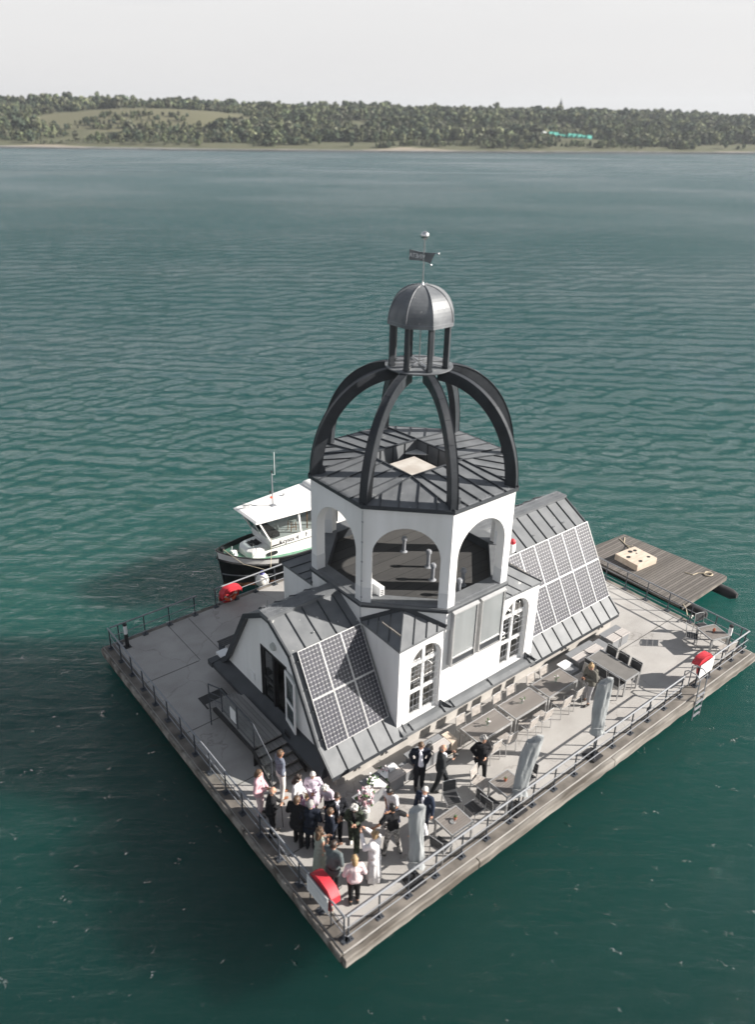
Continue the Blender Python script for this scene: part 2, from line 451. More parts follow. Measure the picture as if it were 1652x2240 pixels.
M['jar'] = glass_mat('jar glass', (.8, .86, .84), .15)
M['steel'] = mat('polished steel', (.62, .62, .62), .25, .9, .05, 3)
M['fend'] = mat('white fender', (.75, .74, .70), .4, 0, .08, 5)
M['blue'] = mat('blue fender end', (.05, .05, .22), .5, 0, .1, 5)
M['sign'] = mat('white sign board', (.72, .72, .72), .5, 0, .03, 4)
M['ink'] = mat('dark lettering', (.03, .03, .035), .6)
M['inkr'] = mat('pale lettering', (.45, .47, .48), .5)
M['teal'] = mat('teal sheeting', (.05, .34, .29), .7, 0, .3, .2)
M['greyc'] = mat('grey lamp glass', (.42, .44, .42), .3, 0, .03, 3)

# ------------------------------------------------------------------ geometry helpers
class MB:
    def __init__(s): s.v = []; s.f = []; s.m = []; s.uv = {}
    def add(s, vs, fs, m=0):
        o = len(s.v); s.v += [tuple(x) for x in vs]
        for f in fs: s.f.append(tuple(i+o for i in f)); s.m.append(m)
        return o
    def box(s, x0, x1, y0, y1, z0, z1, m=0):
        s.add([(x, y, z) for z in (z0, z1) for y in (y0, y1) for x in (x0, x1)],
              [(0, 2, 3, 1), (4, 5, 7, 6), (0, 1, 5, 4), (2, 6, 7, 3), (0, 4, 6, 2), (1, 3, 7, 5)], m)
    def obox(s, c, ax, ay, az, m=0):
        """box from centre and three half-extent vectors"""
        c = Vector(c); ax = Vector(ax); ay = Vector(ay); az = Vector(az)
        s.add([c+i*ax+j*ay+k*az for k in (-1, 1) for j in (-1, 1) for i in (-1, 1)],
              [(0, 2, 3, 1), (4, 5, 7, 6), (0, 1, 5, 4), (2, 6, 7, 3), (0, 4, 6, 2), (1, 3, 7, 5)], m)
    def bar(s, a, b, w, h, m=0, upv=(0, 0, 1)):
        a = Vector(a); b = Vector(b); d = (b-a); l = d.length; d /= l
        u = Vector(upv); 
        if abs(u.dot(d)) > .98: u = Vector((1, 0, 0))
        x = d.cross(u).normalized(); u = x.cross(d)
        s.obox((a+b)/2, d*l/2, x*w/2, u*h/2, m)
    def tube(s, pts, r, n=8, m=0, cap=True, closed=False):
        pts = [Vector(p) for p in pts]; N = len(pts)
        rs = r if isinstance(r, (list, tuple)) else [r]*N
        rings = []; pu = None
        for i, p in enumerate(pts):
            a = pts[i-1] if (i > 0 or closed) else p
            b = pts[(i+1) % N] if (i < N-1 or closed) else p
            d = (b-a).normalized()
            if pu is None:
                t = Vector((0, 0, 1)) if abs(d.z) < .9 else Vector((1, 0, 0))
                u = d.cross(t).normalized()
            else:
                u = (pu - d*pu.dot(d)).normalized()
            pu = u; v = d.cross(u)
            rings.append([p+(u*math.cos(2*PI*k/n)+v*math.sin(2*PI*k/n))*rs[i] for k in range(n)])
        vs = [q for rg in rings for q in rg]; fs = []
        for i in range(N if closed else N-1):
            j = (i+1) % N
            for k in range(n):
                fs.append((i*n+k, i*n+(k+1) % n, j*n+(k+1) % n, j*n+k))
        if cap and not closed:
            fs.append(tuple(range(n-1, -1, -1))); fs.append(tuple((N-1)*n+k for k in range(n)))
        s.add(vs, fs, m)
    def lathe(s, prof, c=(0, 0, 0), n=16, m=0, ph=0.0, fold=None):
        """prof: list of (r, z)"""
        vs = []; fs = []
        for i, (r, z) in enumerate(prof):
            for k in range(n):
                a = ph+2*PI*k/n
                rr = r*(fold(a, i/(len(prof)-1)) if fold else 1)
                vs.append((c[0]+rr*math.cos(a), c[1]+rr*math.sin(a), c[2]+z))
        for i in range(len(prof)-1):
            for k in range(n):
                fs.append((i*n+k, i*n+(k+1) % n, (i+1)*n+(k+1) % n, (i+1)*n+k))
        if prof[0][0] > 1e-5: fs.append(tuple(range(n-1, -1, -1)))
        if prof[-1][0] > 1e-5: fs.append(tuple((len(prof)-1)*n+k for k in range(n)))
        s.add(vs, fs, m)
    def prism(s, poly, ext, m=0):
        """planar 3-D polygon extruded by vector ext"""
        e = Vector(ext); n = len(poly); a = [Vector(p) for p in poly]; b = [p+e for p in a]
        fs = [tuple(range(n-1, -1, -1)), tuple(range(n, 2*n))]
        fs += [(k, (k+1) % n, n+(k+1) % n, n+k) for k in range(n)]
        s.add(a+b, fs, m)
    def cap(s, a, b, ra, rb, m=0, n=12, k=4):
        """capsule with differing end radii (closed)"""
        a = Vector(a); b = Vector(b); d = b-a; l = d.length
        d = d/l if l > 1e-6 else Vector((0, 0, 1))
        t = Vector((0, 0, 1)) if abs(d.z) < .9 else Vector((1, 0, 0))
        u = d.cross(t).normalized(); v = d.cross(u)
        vs = [a-d*ra]; fs = []; rows = []
        for i in range(1, k+1):
            q = -PI/2+PI/2*i/k; rows.append((a+d*ra*math.sin(q), ra*math.cos(q)))
        for i in range(0, k):
            q = PI/2*i/k; rows.append((b+d*rb*math.sin(q), rb*math.cos(q)))
        for c, r in rows:
            vs += [c+(u*math.cos(2*PI*j/n)+v*math.sin(2*PI*j/n))*r for j in range(n)]
        vs.append(b+d*rb); L = len(rows)
        for j in range(n):
            fs.append((0, 1+(j+1) % n, 1+j)); fs.append((len(vs)-1, 1+(L-1)*n+j, 1+(L-1)*n+(j+1) % n))
            for i in range(L-1):
                fs.append((1+i*n+j, 1+i*n+(j+1) % n, 1+(i+1)*n+(j+1) % n, 1+(i+1)*n+j))
        s.add(vs, fs, m)
    def blob(s, c, r, m=0, jit=.15, seed=0, n=8, k=5, sq=(1, 1, 1)):
        rnd = random.Random(seed); vs = [(c[0], c[1], c[2]-r*sq[2])]; fs = []
        for i in range(1, k):
            q = -PI/2+PI*i/k
            for j in range(n):
                a = 2*PI*j/n; rr = r*(1+rnd.uniform(-jit, jit))
                vs.append((c[0]+rr*math.cos(q)*math.cos(a)*sq[0], c[1]+rr*math.cos(q)*math.sin(a)*sq[1], c[2]+rr*math.sin(q)*sq[2]))
        vs.append((c[0], c[1], c[2]+r*sq[2]))
        for j in range(n):
            fs.append((0, 1+(j+1) % n, 1+j)); fs.append((len(vs)-1, 1+(k-2)*n+j, 1+(k-2)*n+(j+1) % n))
            for i in range(k-2):
                fs.append((1+i*n+j, 1+i*n+(j+1) % n, 1+(i+1)*n+(j+1) % n, 1+(i+1)*n+j))
        s.add(vs, fs, m)
    def mesh(s, name, org=(0, 0, 0)):
        me = bpy.data.meshes.new(name)
        me.from_pydata([(v[0]-org[0], v[1]-org[1], v[2]-org[2]) for v in s.v], [], s.f)
        me.polygons.foreach_set('material_index', s.m)
        if s.uv:
            ul = me.uv_layers.new(name='UVMap')
            for fi, co in s.uv.items():
                for li, c in zip(me.polygons[fi].loop_indices, co): ul.data[li].uv = c
        me.update()
        return me

def comb(name, rows, m, parent):
    """one continuous strip of thin spikes: rows = [(base, apex), ...] along a line"""
    mb = MB(); n = len(rows); vs = []; fs = []
    for k, (b, a) in enumerate(rows):
        b = Vector(b); d = (Vector(rows[min(k+1, n-1)][0])-Vector(rows[max(k-1, 0)][0])).normalized()*.005
        vs += [b-d, b+d, b-d+Vector((0, 0, .01)), b+d+Vector((0, 0, .01)), Vector(a)]
    for k in range(n):
        i = 5*k; fs += [(i, i+1, i+3, i+2), (i+2, i+3, i+4)]
        if k < n-1: fs.append((i+1, i+5, i+7, i+3))
    mb.add(vs, fs); return part(name, mb, m, parent)

def org_of(o):
    v = Vector((0, 0, 0))
    while o is not None:
        v += o.location; o = o.parent
    return v

def props(o, label=None, cat=None, group=None, kind=None):
    if label: o['label'] = label
    if cat: o['category'] = cat
    if group: o['group'] = group
    if kind: o['kind'] = kind
    return o

def thing(name, label, cat, loc=(0, 0, 0), rz=0.0, group=None, kind=None):
    o = bpy.data.objects.new(name, None)
    o.empty_display_size = .2
    COL.objects.link(o)
    o.location = loc; o.rotation_euler = (0, 0, rz)
    return props(o, label, cat, group, kind)

def part(name, mb, mats, parent=None, world=True, smooth=False, label=None, bevel=0.0, loc=None):
    """link an MB as one mesh object; world=True means its coordinates are world coordinates"""
    if isinstance(mats, (str, bpy.types.Material)): mats = [mats]
    org = (org_of(parent) if parent is not None else Vector((0, 0, 0))) if world else Vector((0, 0, 0))
    if loc is not None: org = org+Vector(loc)
    me = mb.mesh(name, org)
    for x in mats: me.materials.append(M[x] if isinstance(x, str) else x)
    o = bpy.data.objects.new(name, me)
    COL.objects.link(o)
    if loc is not None: o.location = loc
    if parent is not None: o.parent = parent
    if smooth:
        for q in me.polygons: q.use_smooth = True
        if smooth == 'auto':
            try: me.set_sharp_from_angle(angle=R(35))
            except Exception: pass
    if bevel:
        b = o.modifiers.new('bevel', 'BEVEL'); b.width = bevel; b.segments = 1; b.limit_method = 'ANGLE'
    if label: o['label'] = label
    return o

def solo(name, mb, mats, label, cat, loc, group=None, world=True, smooth=False, kind=None):
    """a top-level thing that is one mesh, its origin at loc"""
    me = mb.mesh(name, loc if world else (0, 0, 0))
    if isinstance(mats, (str, bpy.types.Material)): mats = [mats]
    for x in mats: me.materials.append(M[x] if isinstance(x, str) else x)
    o = bpy.data.objects.new(name, me); COL.objects.link(o); o.location = loc
    if smooth:
        for q in me.polygons: q.use_smooth = True
    return props(o, label, cat, group, kind)

def copy_tree(o, parent=None):
    c = o.copy(); COL.objects.link(c)
    if parent is not None: c.parent = parent
    for ch in list(o.children): copy_tree(ch, c)
    return c

def put(proto, used, loc, rz, label, group):
    o = proto if not used else copy_tree(proto)
    o.location = loc; o.rotation_euler = (0, 0, rz)
    o['label'] = label
    if group: o['group'] = group
    return o

def text_part(txt, size, mtx, parent, m, name='lettering', ext=.004, mirror=False):
    """flat lettering as mesh; mtx places the text plane in the parent's space"""
    cu = bpy.data.curves.new('txt', 'FONT'); cu.body = txt; cu.size = size; cu.extrude = ext; cu.align_x = 'CENTER'; cu.align_y = 'CENTER'
    t = bpy.data.objects.new('txt', cu); COL.objects.link(t)
    bpy.context.view_layer.update()
    me = bpy.data.meshes.new_from_object(t.evaluated_get(bpy.context.evaluated_depsgraph_get()))
    bpy.data.objects.remove(t); bpy.data.curves.remove(cu)
    if mirror: me.transform(Matrix.Scale(-1, 4, (1, 0, 0)))
    me.transform(mtx); me.materials.clear(); me.materials.append(M[m])
    o = bpy.data.objects.new(name, me); COL.objects.link(o); o.parent = parent
    return o

def frame_mtx(o, x, y):
    x = Vector(x).normalized(); y = Vector(y); y = (y-x*x.dot(y)).normalized(); z = x.cross(y)
    return Matrix(((x.x, y.x, z.x, o[0]), (x.y, y.y, z.y, o[1]), (x.z, y.z, z.z, o[2]), (0, 0, 0, 1)))
# ------------------------------------------------------------------ water and the far shore
WZ = -0.5
M['water'] = water_mat()
def water_mesh():
    """one lake surface with modelled wind waves; finer towards the platform, coarse far away"""
    rs = np.random.RandomState(21)
    c0 = np.array((CAM.x, CAM.y))
    az = np.concatenate([np.radians(np.arange(0, 103, .11)), np.radians(np.arange(103, 360, 3.0))])
    r = [3.0]
    while r[-1] < 430: r.append(r[-1]*1.0042)
    while r[-1] < 4500: r.append(r[-1]*1.08)
    r = np.array(r); A, Rr = len(az), len(r)
    X = (c0[0]+r[:, None]*np.cos(az)[None, :]).astype(np.float32); Y = (c0[1]+r[:, None]*np.sin(az)[None, :]).astype(np.float32)
    Z = np.zeros_like(X)
    sp = np.maximum(r*.0042, r*R(.11))                    # local grid step
    sp[r > 430] = 99
    for k in range(84):
        lam = .50*(4.6/.50)**(k/83.0)
        B = k % 3 == 0                                     # a second train crosses the first
        th = R(94)+rs.normal()*R(5) if B else R(51)+rs.normal()*R(7 if lam > 1.2 else 12)
        amp = (.024 if B else .023)*lam**.72*rs.uniform(.5, 1.4)/(1+(lam/2.0)**2.2)
        fade = np.clip(1.6-sp*5.0/lam, 0, 1)[:, None].astype(np.float32)
        q = (X*np.float32(math.cos(th)*2*PI/lam)+Y*np.float32(math.sin(th)*2*PI/lam)+np.float32(rs.uniform(0, 6.28)))
        g = .65+.35*np.sin(X*np.float32(.13*math.cos(th+1.2))+Y*np.float32(.13*math.sin(th+1.2))+np.float32(k*1.7))
        g2 = .5+.5*np.sin(X*np.float32(.31*math.cos(th+1.57)/max(.5, lam*.4))+Y*np.float32(.31*math.sin(th+1.57)/max(.5, lam*.4))+np.float32(k*2.3))
        wv = 1.45*(.64-np.abs(np.sin(q*np.float32(.5)))) if k % 2 else np.sin(q)   # cusped and rounded trains
        Z += (amp*fade)*g*(.35+.9*g2)*wv.astype(np.float32)
    calm = np.clip((np.hypot(X-4, Y-4)-12)/28, .25, 1)
    Z *= calm
    V = np.stack([X, Y, Z+WZ], -1).reshape(-1, 3).astype(np.float32)
    V = np.concatenate([V, np.array([[c0[0], c0[1], WZ]], np.float32)])
    i = np.arange(Rr-1)[:, None]*A; j = np.arange(A)[None, :]; j2 = (j+1) % A
    F = np.stack([i+j, i+A+j, i+A+j2, i+j2], -1).reshape(-1, 4).astype(np.int32)
    me = bpy.data.meshes.new('water')
    me.vertices.add(len(V)); me.vertices.foreach_set('co', V.ravel())
    nf = len(F)
    T = np.stack([np.full(A, len(V)-1), np.arange(A), (np.arange(A)+1) % A], -1).astype(np.int32)
    me.loops.add(nf*4+A*3); me.loops.foreach_set('vertex_index', np.concatenate([F.ravel(), T.ravel()]))
    me.polygons.add(nf+A)
    me.polygons.foreach_set('loop_start', np.concatenate([np.arange(nf)*4, nf*4+np.arange(A)*3]).astype(np.int32))
    me.polygons.foreach_set('use_smooth', np.ones(nf+A, bool))
    me.materials.append(M['water']); me.update(calc_edges=True)
    return me
o = bpy.data.objects.new('water', water_mesh()); COL.objects.link(o); o['kind'] = 'structure'
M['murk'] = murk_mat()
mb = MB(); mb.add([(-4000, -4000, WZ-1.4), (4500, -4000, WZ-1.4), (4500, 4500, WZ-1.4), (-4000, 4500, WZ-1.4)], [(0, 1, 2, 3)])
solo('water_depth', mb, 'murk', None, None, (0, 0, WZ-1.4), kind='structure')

A0 = Vector((141.5, 533.7)); A1 = Vector((528.7, 263.0))
DT = (A1-A0).normalized(); DN = Vector((-DT.y, DT.x))
if DN.dot(A0) < 0: DN = -DN
TL = (A1-A0).length
def shore(t, s):
    """t: metres along the shore from the left frame edge, s: metres inland"""
    q = t/TL
    b = -20*4*q*(1-q) if 0 < q < 1 else 0
    b += 5*mnoise.noise(Vector((t*.012, 3.1, 0)))+2*mnoise.noise(Vector((t*.05, 7.7, 0)))
    p = A0+DT*t+DN*(s+b)
    return p.x, p.y
def sm(x): x = max(0, min(1, x)); return x*x*(3-2*x)
def ground_h(t, s):
    if s < 0: return WZ-.3+.02*s
    h = WZ+1.7*sm(s/16)
    h += 18.3*sm((s-18)/235)
    h += 2.2*mnoise.noise(Vector((t*.008, s*.010, 1.0)))*sm(s/60)
    h += 4.0*sm((170-t)/200)*sm((s-60)/160)                       # rises to the left
    h += 7.0*math.exp(-((t-70)/75)**2)*math.exp(-((s-135)/60)**2)   # the bare mound
    h -= 2.0*sm((t-330)/120)*sm((s-60)/160)
    return h
def meadow(t, s):
    e = ((t-62)/88)**2+((s-130-(t-62)*.10)/50)**2
    return e < 1+.35*mnoise.noise(Vector((t*.05, s*.05, 0)))
def clearing(t, s):
    return mnoise.noise(Vector((t*.022, s*.030, 4.4))) > .30 or (s < 14 and mnoise.noise(Vector((t*.03, 9.0, 0))) > .05) \
        or (24 < s-.0*t < 36 and t > 300 and s < 40 and mnoise.noise(Vector((t*.02, 2, 2))) > 0)

def terrain_mat():
    m, n, b, out = newmat('grassy slope')
    L = n.links.new
    at = n.nodes.new('ShaderNodeAttribute'); at.attribute_name = 'zone'
    tc = n.nodes.new('ShaderNodeTexCoord')
    nz = n.nodes.new('ShaderNodeTexNoise'); nz.inputs['Scale'].default_value = .09; nz.inputs['Detail'].default_value = 8
    L(tc.outputs['Object'], nz.inputs['Vector'])
    g = n.nodes.new('ShaderNodeMix'); g.data_type = 'RGBA'
    g.inputs[6].default_value = (.075, .09, .05, 1); g.inputs[7].default_value = (.14, .13, .09, 1)
    L(nz.outputs[0], g.inputs[0])
    s = n.nodes.new('ShaderNodeMix'); s.data_type = 'RGBA'; s.inputs[7].default_value = (.30, .26, .21, 1)
    sp = n.nodes.new('ShaderNodeSeparateColor'); L(at.outputs['Color'], sp.inputs[0])
    L(sp.outputs[0], s.inputs[0]); L(g.outputs[2], s.inputs[6])
    md = n.nodes.new('ShaderNodeMix'); md.data_type = 'RGBA'; md.inputs[7].default_value = (.135, .13, .082, 1)
    L(sp.outputs[1], md.inputs[0]); L(s.outputs[2], md.inputs[6])
    L(md.outputs[2], b.inputs['Base Color']); b.inputs['Roughness'].default_value = .95
    b.inputs['Specular IOR Level'].default_value = .1
    return m
M['terrain'] = terrain_mat()
ts = np.arange(-260, 720, 6.0); ss = [-6, -1, 0, 1.5, 3, 5, 8, 11, 14, 18]+list(range(24, 420, 7))+[450, 520, 700, 1200]
vs = []; zone = []
for s_ in ss:
    for t in ts:
        x, y = shore(t, s_); vs.append((x, y, ground_h(t, s_)))
        sand = 1.0 if s_ < -1+16*mnoise.noise(Vector((t*.018, 5, 0))) else 0.0
        zone.append((sand*.9, 1.0 if meadow(t, s_) else 0.0, 0, 1))
nt_ = len(ts)
fs = [(i*nt_+k, i*nt_+k+1, (i+1)*nt_+k+1, (i+1)*nt_+k) for i in range(len(ss)-1) for k in range(nt_-1)]
me = bpy.data.meshes.new('far_shore'); me.from_pydata(vs, [], fs)
ca = me.color_attributes.new('zone', 'FLOAT_COLOR', 'POINT')
ca.data.foreach_set('color', np.array(zone, dtype=np.float32).ravel())
me.materials.append(M['terrain'])
for q in me.polygons: q.use_smooth = True
o = bpy.data.objects.new('far_shore', me); COL.objects.link(o); o['kind'] = 'structure'

def foliage_mat():
    m, n, b, out = newmat('foliage')
    L = n.links.new
    at = n.nodes.new('ShaderNodeAttribute'); at.attribute_name = 'tone'
    L(at.outputs['Color'], b.inputs['Base Color'])
    b.inputs['Roughness'].default_value = .8; b.inputs['Specular IOR Level'].default_value = .15
    return m
M['foliage'] = foliage_mat()
M['bark'] = mat('bark', (.10, .085, .07), .9, 0, .3, 3)

def crown_variant(seed):
    """unit tree crown (height 1, base at z .12): many small tilted leaf-clump faces through a lumpy volume"""
    rnd = np.random.RandomState(seed)
    nb = rnd.randint(5, 9); tall = seed % 3 == 0
    cs = []
    for i in range(nb):
        a = rnd.uniform(0, 2*PI); z = rnd.uniform(.28, .82)
        r = rnd.uniform(0, .20)*(1.0-.7*abs(z-.5)); 
        if tall: r *= .6
        cs.append((r*math.cos(a), r*math.sin(a), z, rnd.uniform(.12, .21)*(.7 if tall else 1)))
    cs.append((0, 0, .86, .11)); cs.append((0, 0, .5, .2))
    V = []; F = []; T = []
    for (cx, cy, cz, r) in cs:
        for _ in range(26):
            d = rnd.normal(size=3); d /= np.linalg.norm(d)
            p = np.array((cx, cy, cz))+d*r*rnd.uniform(.65, 1.08)
            nn = d+rnd.normal(size=3)*.45; nn /= np.linalg.norm(nn)
            a = np.cross(nn, (0.3, .2, 1)); a /= np.linalg.norm(a); bb = np.cross(nn, a)
            s = rnd.uniform(.05, .105); k = len(V)
            an = rnd.uniform(0, PI)
            for q in (0, 1, 2, 3, 4):
                th = an+q*2*PI/5; rr = s*rnd.uniform(.7, 1.3)
                V.append(p+a*math.cos(th)*rr+bb*math.sin(th)*rr)
            F.append((k, k+1, k+2, k+3, k+4)); T.append(rnd.uniform(.72, 1.25))
    return np.array(V), np.array(F), np.array(T)
CV = [crown_variant(s) for s in range(9)]
TONES = [(.095, .118, .064), (.072, .094, .060), (.125, .145, .082), (.155, .165, .098), (.064, .084, .058), (.115, .120, .085)]

def scatter_forest():
    rnd = random.Random(5)
    spots = []
    for _ in range(40000):
        t = rnd.uniform(-120, 600); s = 7+390*rnd.random()**1.15
        if rnd.random() > 1.15-s/520: continue
        orch = meadow(t, s) and 18 < t < 100 and 84 < s < 128 and int(s/6) % 2 == 0
        if (meadow(t, s) and not orch) or clearing(t, s): continue
        big = 1.0 if s > 40 else .6
        H = (3.6+4.8*rnd.random()**2.2)*big*(1+.75*mnoise.noise(Vector((t*.018, s*.02, 8))))
        if mnoise.noise(Vector((t*.03, s*.04, 12))) > .22: H *= .55         # scrub and young growth
        if s > 230: H *= 1.08
        if t < 140 and s < 75: H *= .72
        if orch: H = 2.6+rnd.random()*1.6
        spots.append((t, s, H))
        if len(spots) > 12500: break
    return spots
SPOTS = scatter_forest()

def forest_mesh(name, spots, seed):
    rnd = random.Random(seed)
    VV = []; FF = []; CC = []; off = 0
    for (t, s, H) in spots:
        V, F, T = CV[rnd.randrange(len(CV))]
        x, y = shore(t, s); z = ground_h(t, s)-.1*H
        a = rnd.uniform(0, 2*PI); c, sn = math.cos(a), math.sin(a); wd = H*rnd.uniform(.95, 1.7)
        P = np.empty_like(V)
        P[:, 0] = x+(V[:, 0]*c-V[:, 1]*sn)*wd; P[:, 1] = y+(V[:, 0]*sn+V[:, 1]*c)*wd; P[:, 2] = z+V[:, 2]*H
        VV.append(P); FF.append(F+off); off += len(P)
        k = mnoise.noise(Vector((t*.02, s*.03, 2)))
        idx = int((rnd.random()*.7+(k+.5)*.5)*len(TONES)) % len(TONES)
        tone = np.array(TONES[idx])*rnd.uniform(.65, 1.5)
        col = np.ones((len(P), 4), np.float32); col[:, :3] = tone[None, :]*np.repeat(T, 5)[:, None]
        CC.append(col)
    V = np.concatenate(VV); F = np.concatenate(FF); C = np.concatenate(CC)
    me = bpy.data.meshes.new(name)
    me.vertices.add(len(V)); me.vertices.foreach_set('co', V.astype(np.float32).ravel())
    me.loops.add(F.size); me.loops.foreach_set('vertex_index', F.astype(np.int32).ravel())
    me.polygons.add(len(F)); me.polygons.foreach_set('loop_start', (np.arange(len(F))*5).astype(np.int32))
    try: me.polygons.foreach_set('loop_total', np.full(len(F), 5, np.int32))
    except Exception: pass
    ca = me.color_attributes.new('tone', 'FLOAT_COLOR', 'POINT'); ca.data.foreach_set('color', C.ravel())
    me.materials.append(M['foliage']); me.update(calc_edges=True)
    return me
me = forest_mesh('forest', SPOTS, 3)
o = bpy.data.objects.new('forest', me); COL.objects.link(o)
props(o, 'mixed green woodland covering the far bank of the lake', 'forest', None, 'stuff')

def lone_tree(t, s, H, seed, label, group=None):
    x, y = shore(t, s); z = ground_h(t, s)
    r = thing('tree', label, 'tree', (x, y, z), seed*1.3, group)
    rnd = random.Random(seed)
    mb = MB(); mb.tube([(0, 0, -.3), (0, .02*H, .3*H), (.02*H, 0, .7*H)], [.035*H, .025*H, .01*H], 6)
    for k in range(4):
        a = k*1.7; mb.tube([(0, .02*H, (.28+.1*k)*H), (.16*H*math.cos(a), .16*H*math.sin(a), (.45+.1*k)*H)], [.014*H, .005*H], 5)
    part('trunk', mb, 'bark', r, world=False)
    V, F, T = CV[seed % len(CV)]
    V2 = V.copy(); V2[:, :2] *= H*1.15; V2[:, 2] *= H
    me = bpy.data.meshes.new('crown'); me.from_pydata(V2.tolist(), [], F.tolist())
    tone = tuple(1.15*q for q in TONES[seed % len(TONES)])
    ca = me.color_attributes.new('tone', 'FLOAT_COLOR', 'POINT')
    col = np.ones((len(V2), 4), np.float32); col[:, :3] = np.array(tone)[None, :]*np.repeat(T, 5)[:, None]
    ca.data.foreach_set('color', col.ravel())
    me.materials.append(M['foliage'])
    c = bpy.data.objects.new('crown', me); COL.objects.link(c); c.parent = r
rnd = random.Random(11)
for k in range(26):
    t = -5+k*18.5+rnd.uniform(-6, 6)
    lone_tree(t, rnd.uniform(255, 300), rnd.uniform(6.5, 11.5), k, 'broad green tree standing proud of the woodland on the skyline', 'skyline trees on the far bank')
for k in range(22):
    t = 20+k*21+rnd.uniform(-7, 7)
    lone_tree(t, rnd.uniform(8, 20), rnd.uniform(3.5, 7.5), k+40, 'small bushy tree near the waterline of the far bank', 'waterline trees on the far bank')
# teal sheeting on the slope, with a pale shed
t0, s0 = 352, 62
mb = MB(); rnd = random.Random(2)
for k in range(9):
    ta = t0+k*3.4; sa = s0-1.0*k*.2
    x, y = shore(ta, sa); x2, y2 = shore(ta+3.8, sa+1.5)
    z = ground_h(ta, sa)+4.2-.25*k
    h1 = rnd.uniform(1.0, 2.2)
    mb.add([(x, y, z), (x2, y2, z-.4), (x2, y2, z+h1), (x, y, z+h1+.4), (x+1, y+1.5, z), (x2+1, y2+1.5, z-.4), (x2+1, y2+1.5, z+h1-.6), (x+1, y+1.5, z+h1-.2)],
           [(0, 1, 2, 3), (3, 2, 6, 7), (4, 7, 6, 5), (0, 3, 7, 4), (1, 5, 6, 2)])
x, y = shore(t0, s0)
solo('tarpaulin', mb, 'teal', 'long teal sheeting spread on the wooded slope of the far bank', 'tarpaulin', (x, y, ground_h(t0, s0)))
x, y = shore(t0-4, s0); z = ground_h(t0-4, s0)
r = thing('shed', 'tiny white shed beside the teal sheeting on the far bank', 'shed', (x, y, z))
mb = MB(); mb.box(x-1.3, x+1.3, y-1.3, y+1.3, z, z+5.8); part('wall', mb, 'whitep', r)
mb = MB(); mb.prism([(x-1.6, y-1.5, z+5.8), (x-1.6, y+1.5, z+5.8), (x-1.6, y, z+7.0)], (3.2, 0, 0)); part('roof', mb, 'greyc', r)
# church spire on the skyline, right
x, y = shore(438, 330); z = ground_h(438, 330)
r = thing('church_tower', 'slim dark church spire poking above the woodland on the right skyline', 'church tower', (x, y, z))
mb = MB(); mb.box(x-1.3, x+1.3, y-1.3, y+1.3, z, z+11); part('wall', mb, 'base', r)
mb = MB(); mb.lathe([(2.0, 0), (.7, 2.4), (0.05, 6)], (x, y, z+11), 8); part('spire', mb, 'zinc_dark', r)

# summer haze over the lake
mh, nh, bh, oh = newmat('haze air')
nh.nodes.remove(bh)
pv = nh.nodes.new('ShaderNodeVolumePrincipled')
pv.inputs['Color'].default_value = (.80, .86, .92, 1); pv.inputs['Density'].default_value = .00018; pv.inputs['Anisotropy'].default_value = .2
nh.links.new(pv.outputs[0], oh.inputs['Volume'])
mb = MB(); mb.box(-900, 1900, -900, 1900, WZ-3.2, 60)
solo('haze', mb, mh, None, None, (0, 0, 0), kind='stuff')
# ------------------------------------------------------------------ floating platform
DX, DY = 20.0, 15.5
plat = thing('floating_platform', 'square concrete pontoon floating on the lake and carrying the white church', 'platform', (DX/2, DY/2, 0))
mb = MB(); mb.box(0.02, DX-.02, .02, DY-.02, -.30, 0); part('deck', mb, 'deck', plat)
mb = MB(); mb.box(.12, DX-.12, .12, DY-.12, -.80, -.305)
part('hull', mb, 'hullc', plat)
mb = MB(); mb.box(.03, DX-.03, .03, .44, 0, .004); mb.box(.03, .40, .445, DY-.03, 0, .004)
mb.box(DX-.22, DX-.03, .445, DY-.03, 0, .004); mb.box(.405, DX-.225, DY-.2, DY-.03, 0, .004)
part('edge_strip', mb, 'edge', plat)
mb = MB()
for y in (3.2, 6.3, 9.3, 12.5):
    mb.box(.41, 2.6 if y > 4 else DX-.3, y-.012, y+.012, 0, .006)
    if y > 4: mb.box(17.6, DX-.3, y-.012, y+.012, 0, .006)
for x in (2.65, 3.55):
    mb.box(x-.008, x+.008, 12.52, DY-.25, 0, .005)
mb.box(.03, DX-.03, .445, .475, .001, .007, 0); mb.box(.41, .43, .48, DY-.2, .001, .007)
part('slab_joint', mb, 'groove', plat)
# fender timbers: several lengths, slightly irregular
def beam_run(a, b, axis, off, top=-.04, wd=.15, ht=.30, seed=1):
    rnd = random.Random(seed); p = a
    while p < b-.1:
        q = min(b, p+rnd.uniform(4.2, 6.4)); m = MB(); n = 16
        vs = []; fs = []
        for i in range(n+1):
            u = p+.02+(q-p-.04)*i/n
            o = off+rnd.uniform(-.012, .012); z = top+rnd.uniform(-.012, .012)
            for (dd, zz) in ((0, z-ht), (wd, z-ht+.02), (wd, z-.03), (wd-.03, z), (0, z)):
                vs.append((u, o+dd*(-1 if off < 5 else 1), zz) if axis == 0 else (o+dd*(-1 if off < 5 else 1), u, zz))
        for i in range(n):
            for k in range(5): fs.append((i*5+k, (i+1)*5+k, (i+1)*5+(k+1) % 5, i*5+(k+1) % 5))
        fs.append((4, 3, 2, 1, 0)); fs.append(tuple(n*5+k for k in range(5)))
        m.add(vs, fs); part('fender_beam', m, 'beam', plat)
        p = q
beam_run(-.05, DX+.1, 0, -.01, seed=3)
beam_run(.0, DY, 1, .005, wd=.09, ht=.26, top=-.02, seed=4)
beam_run(.0, DY, 1, DX-.005, wd=.1, ht=.26, top=-.05, seed=5)
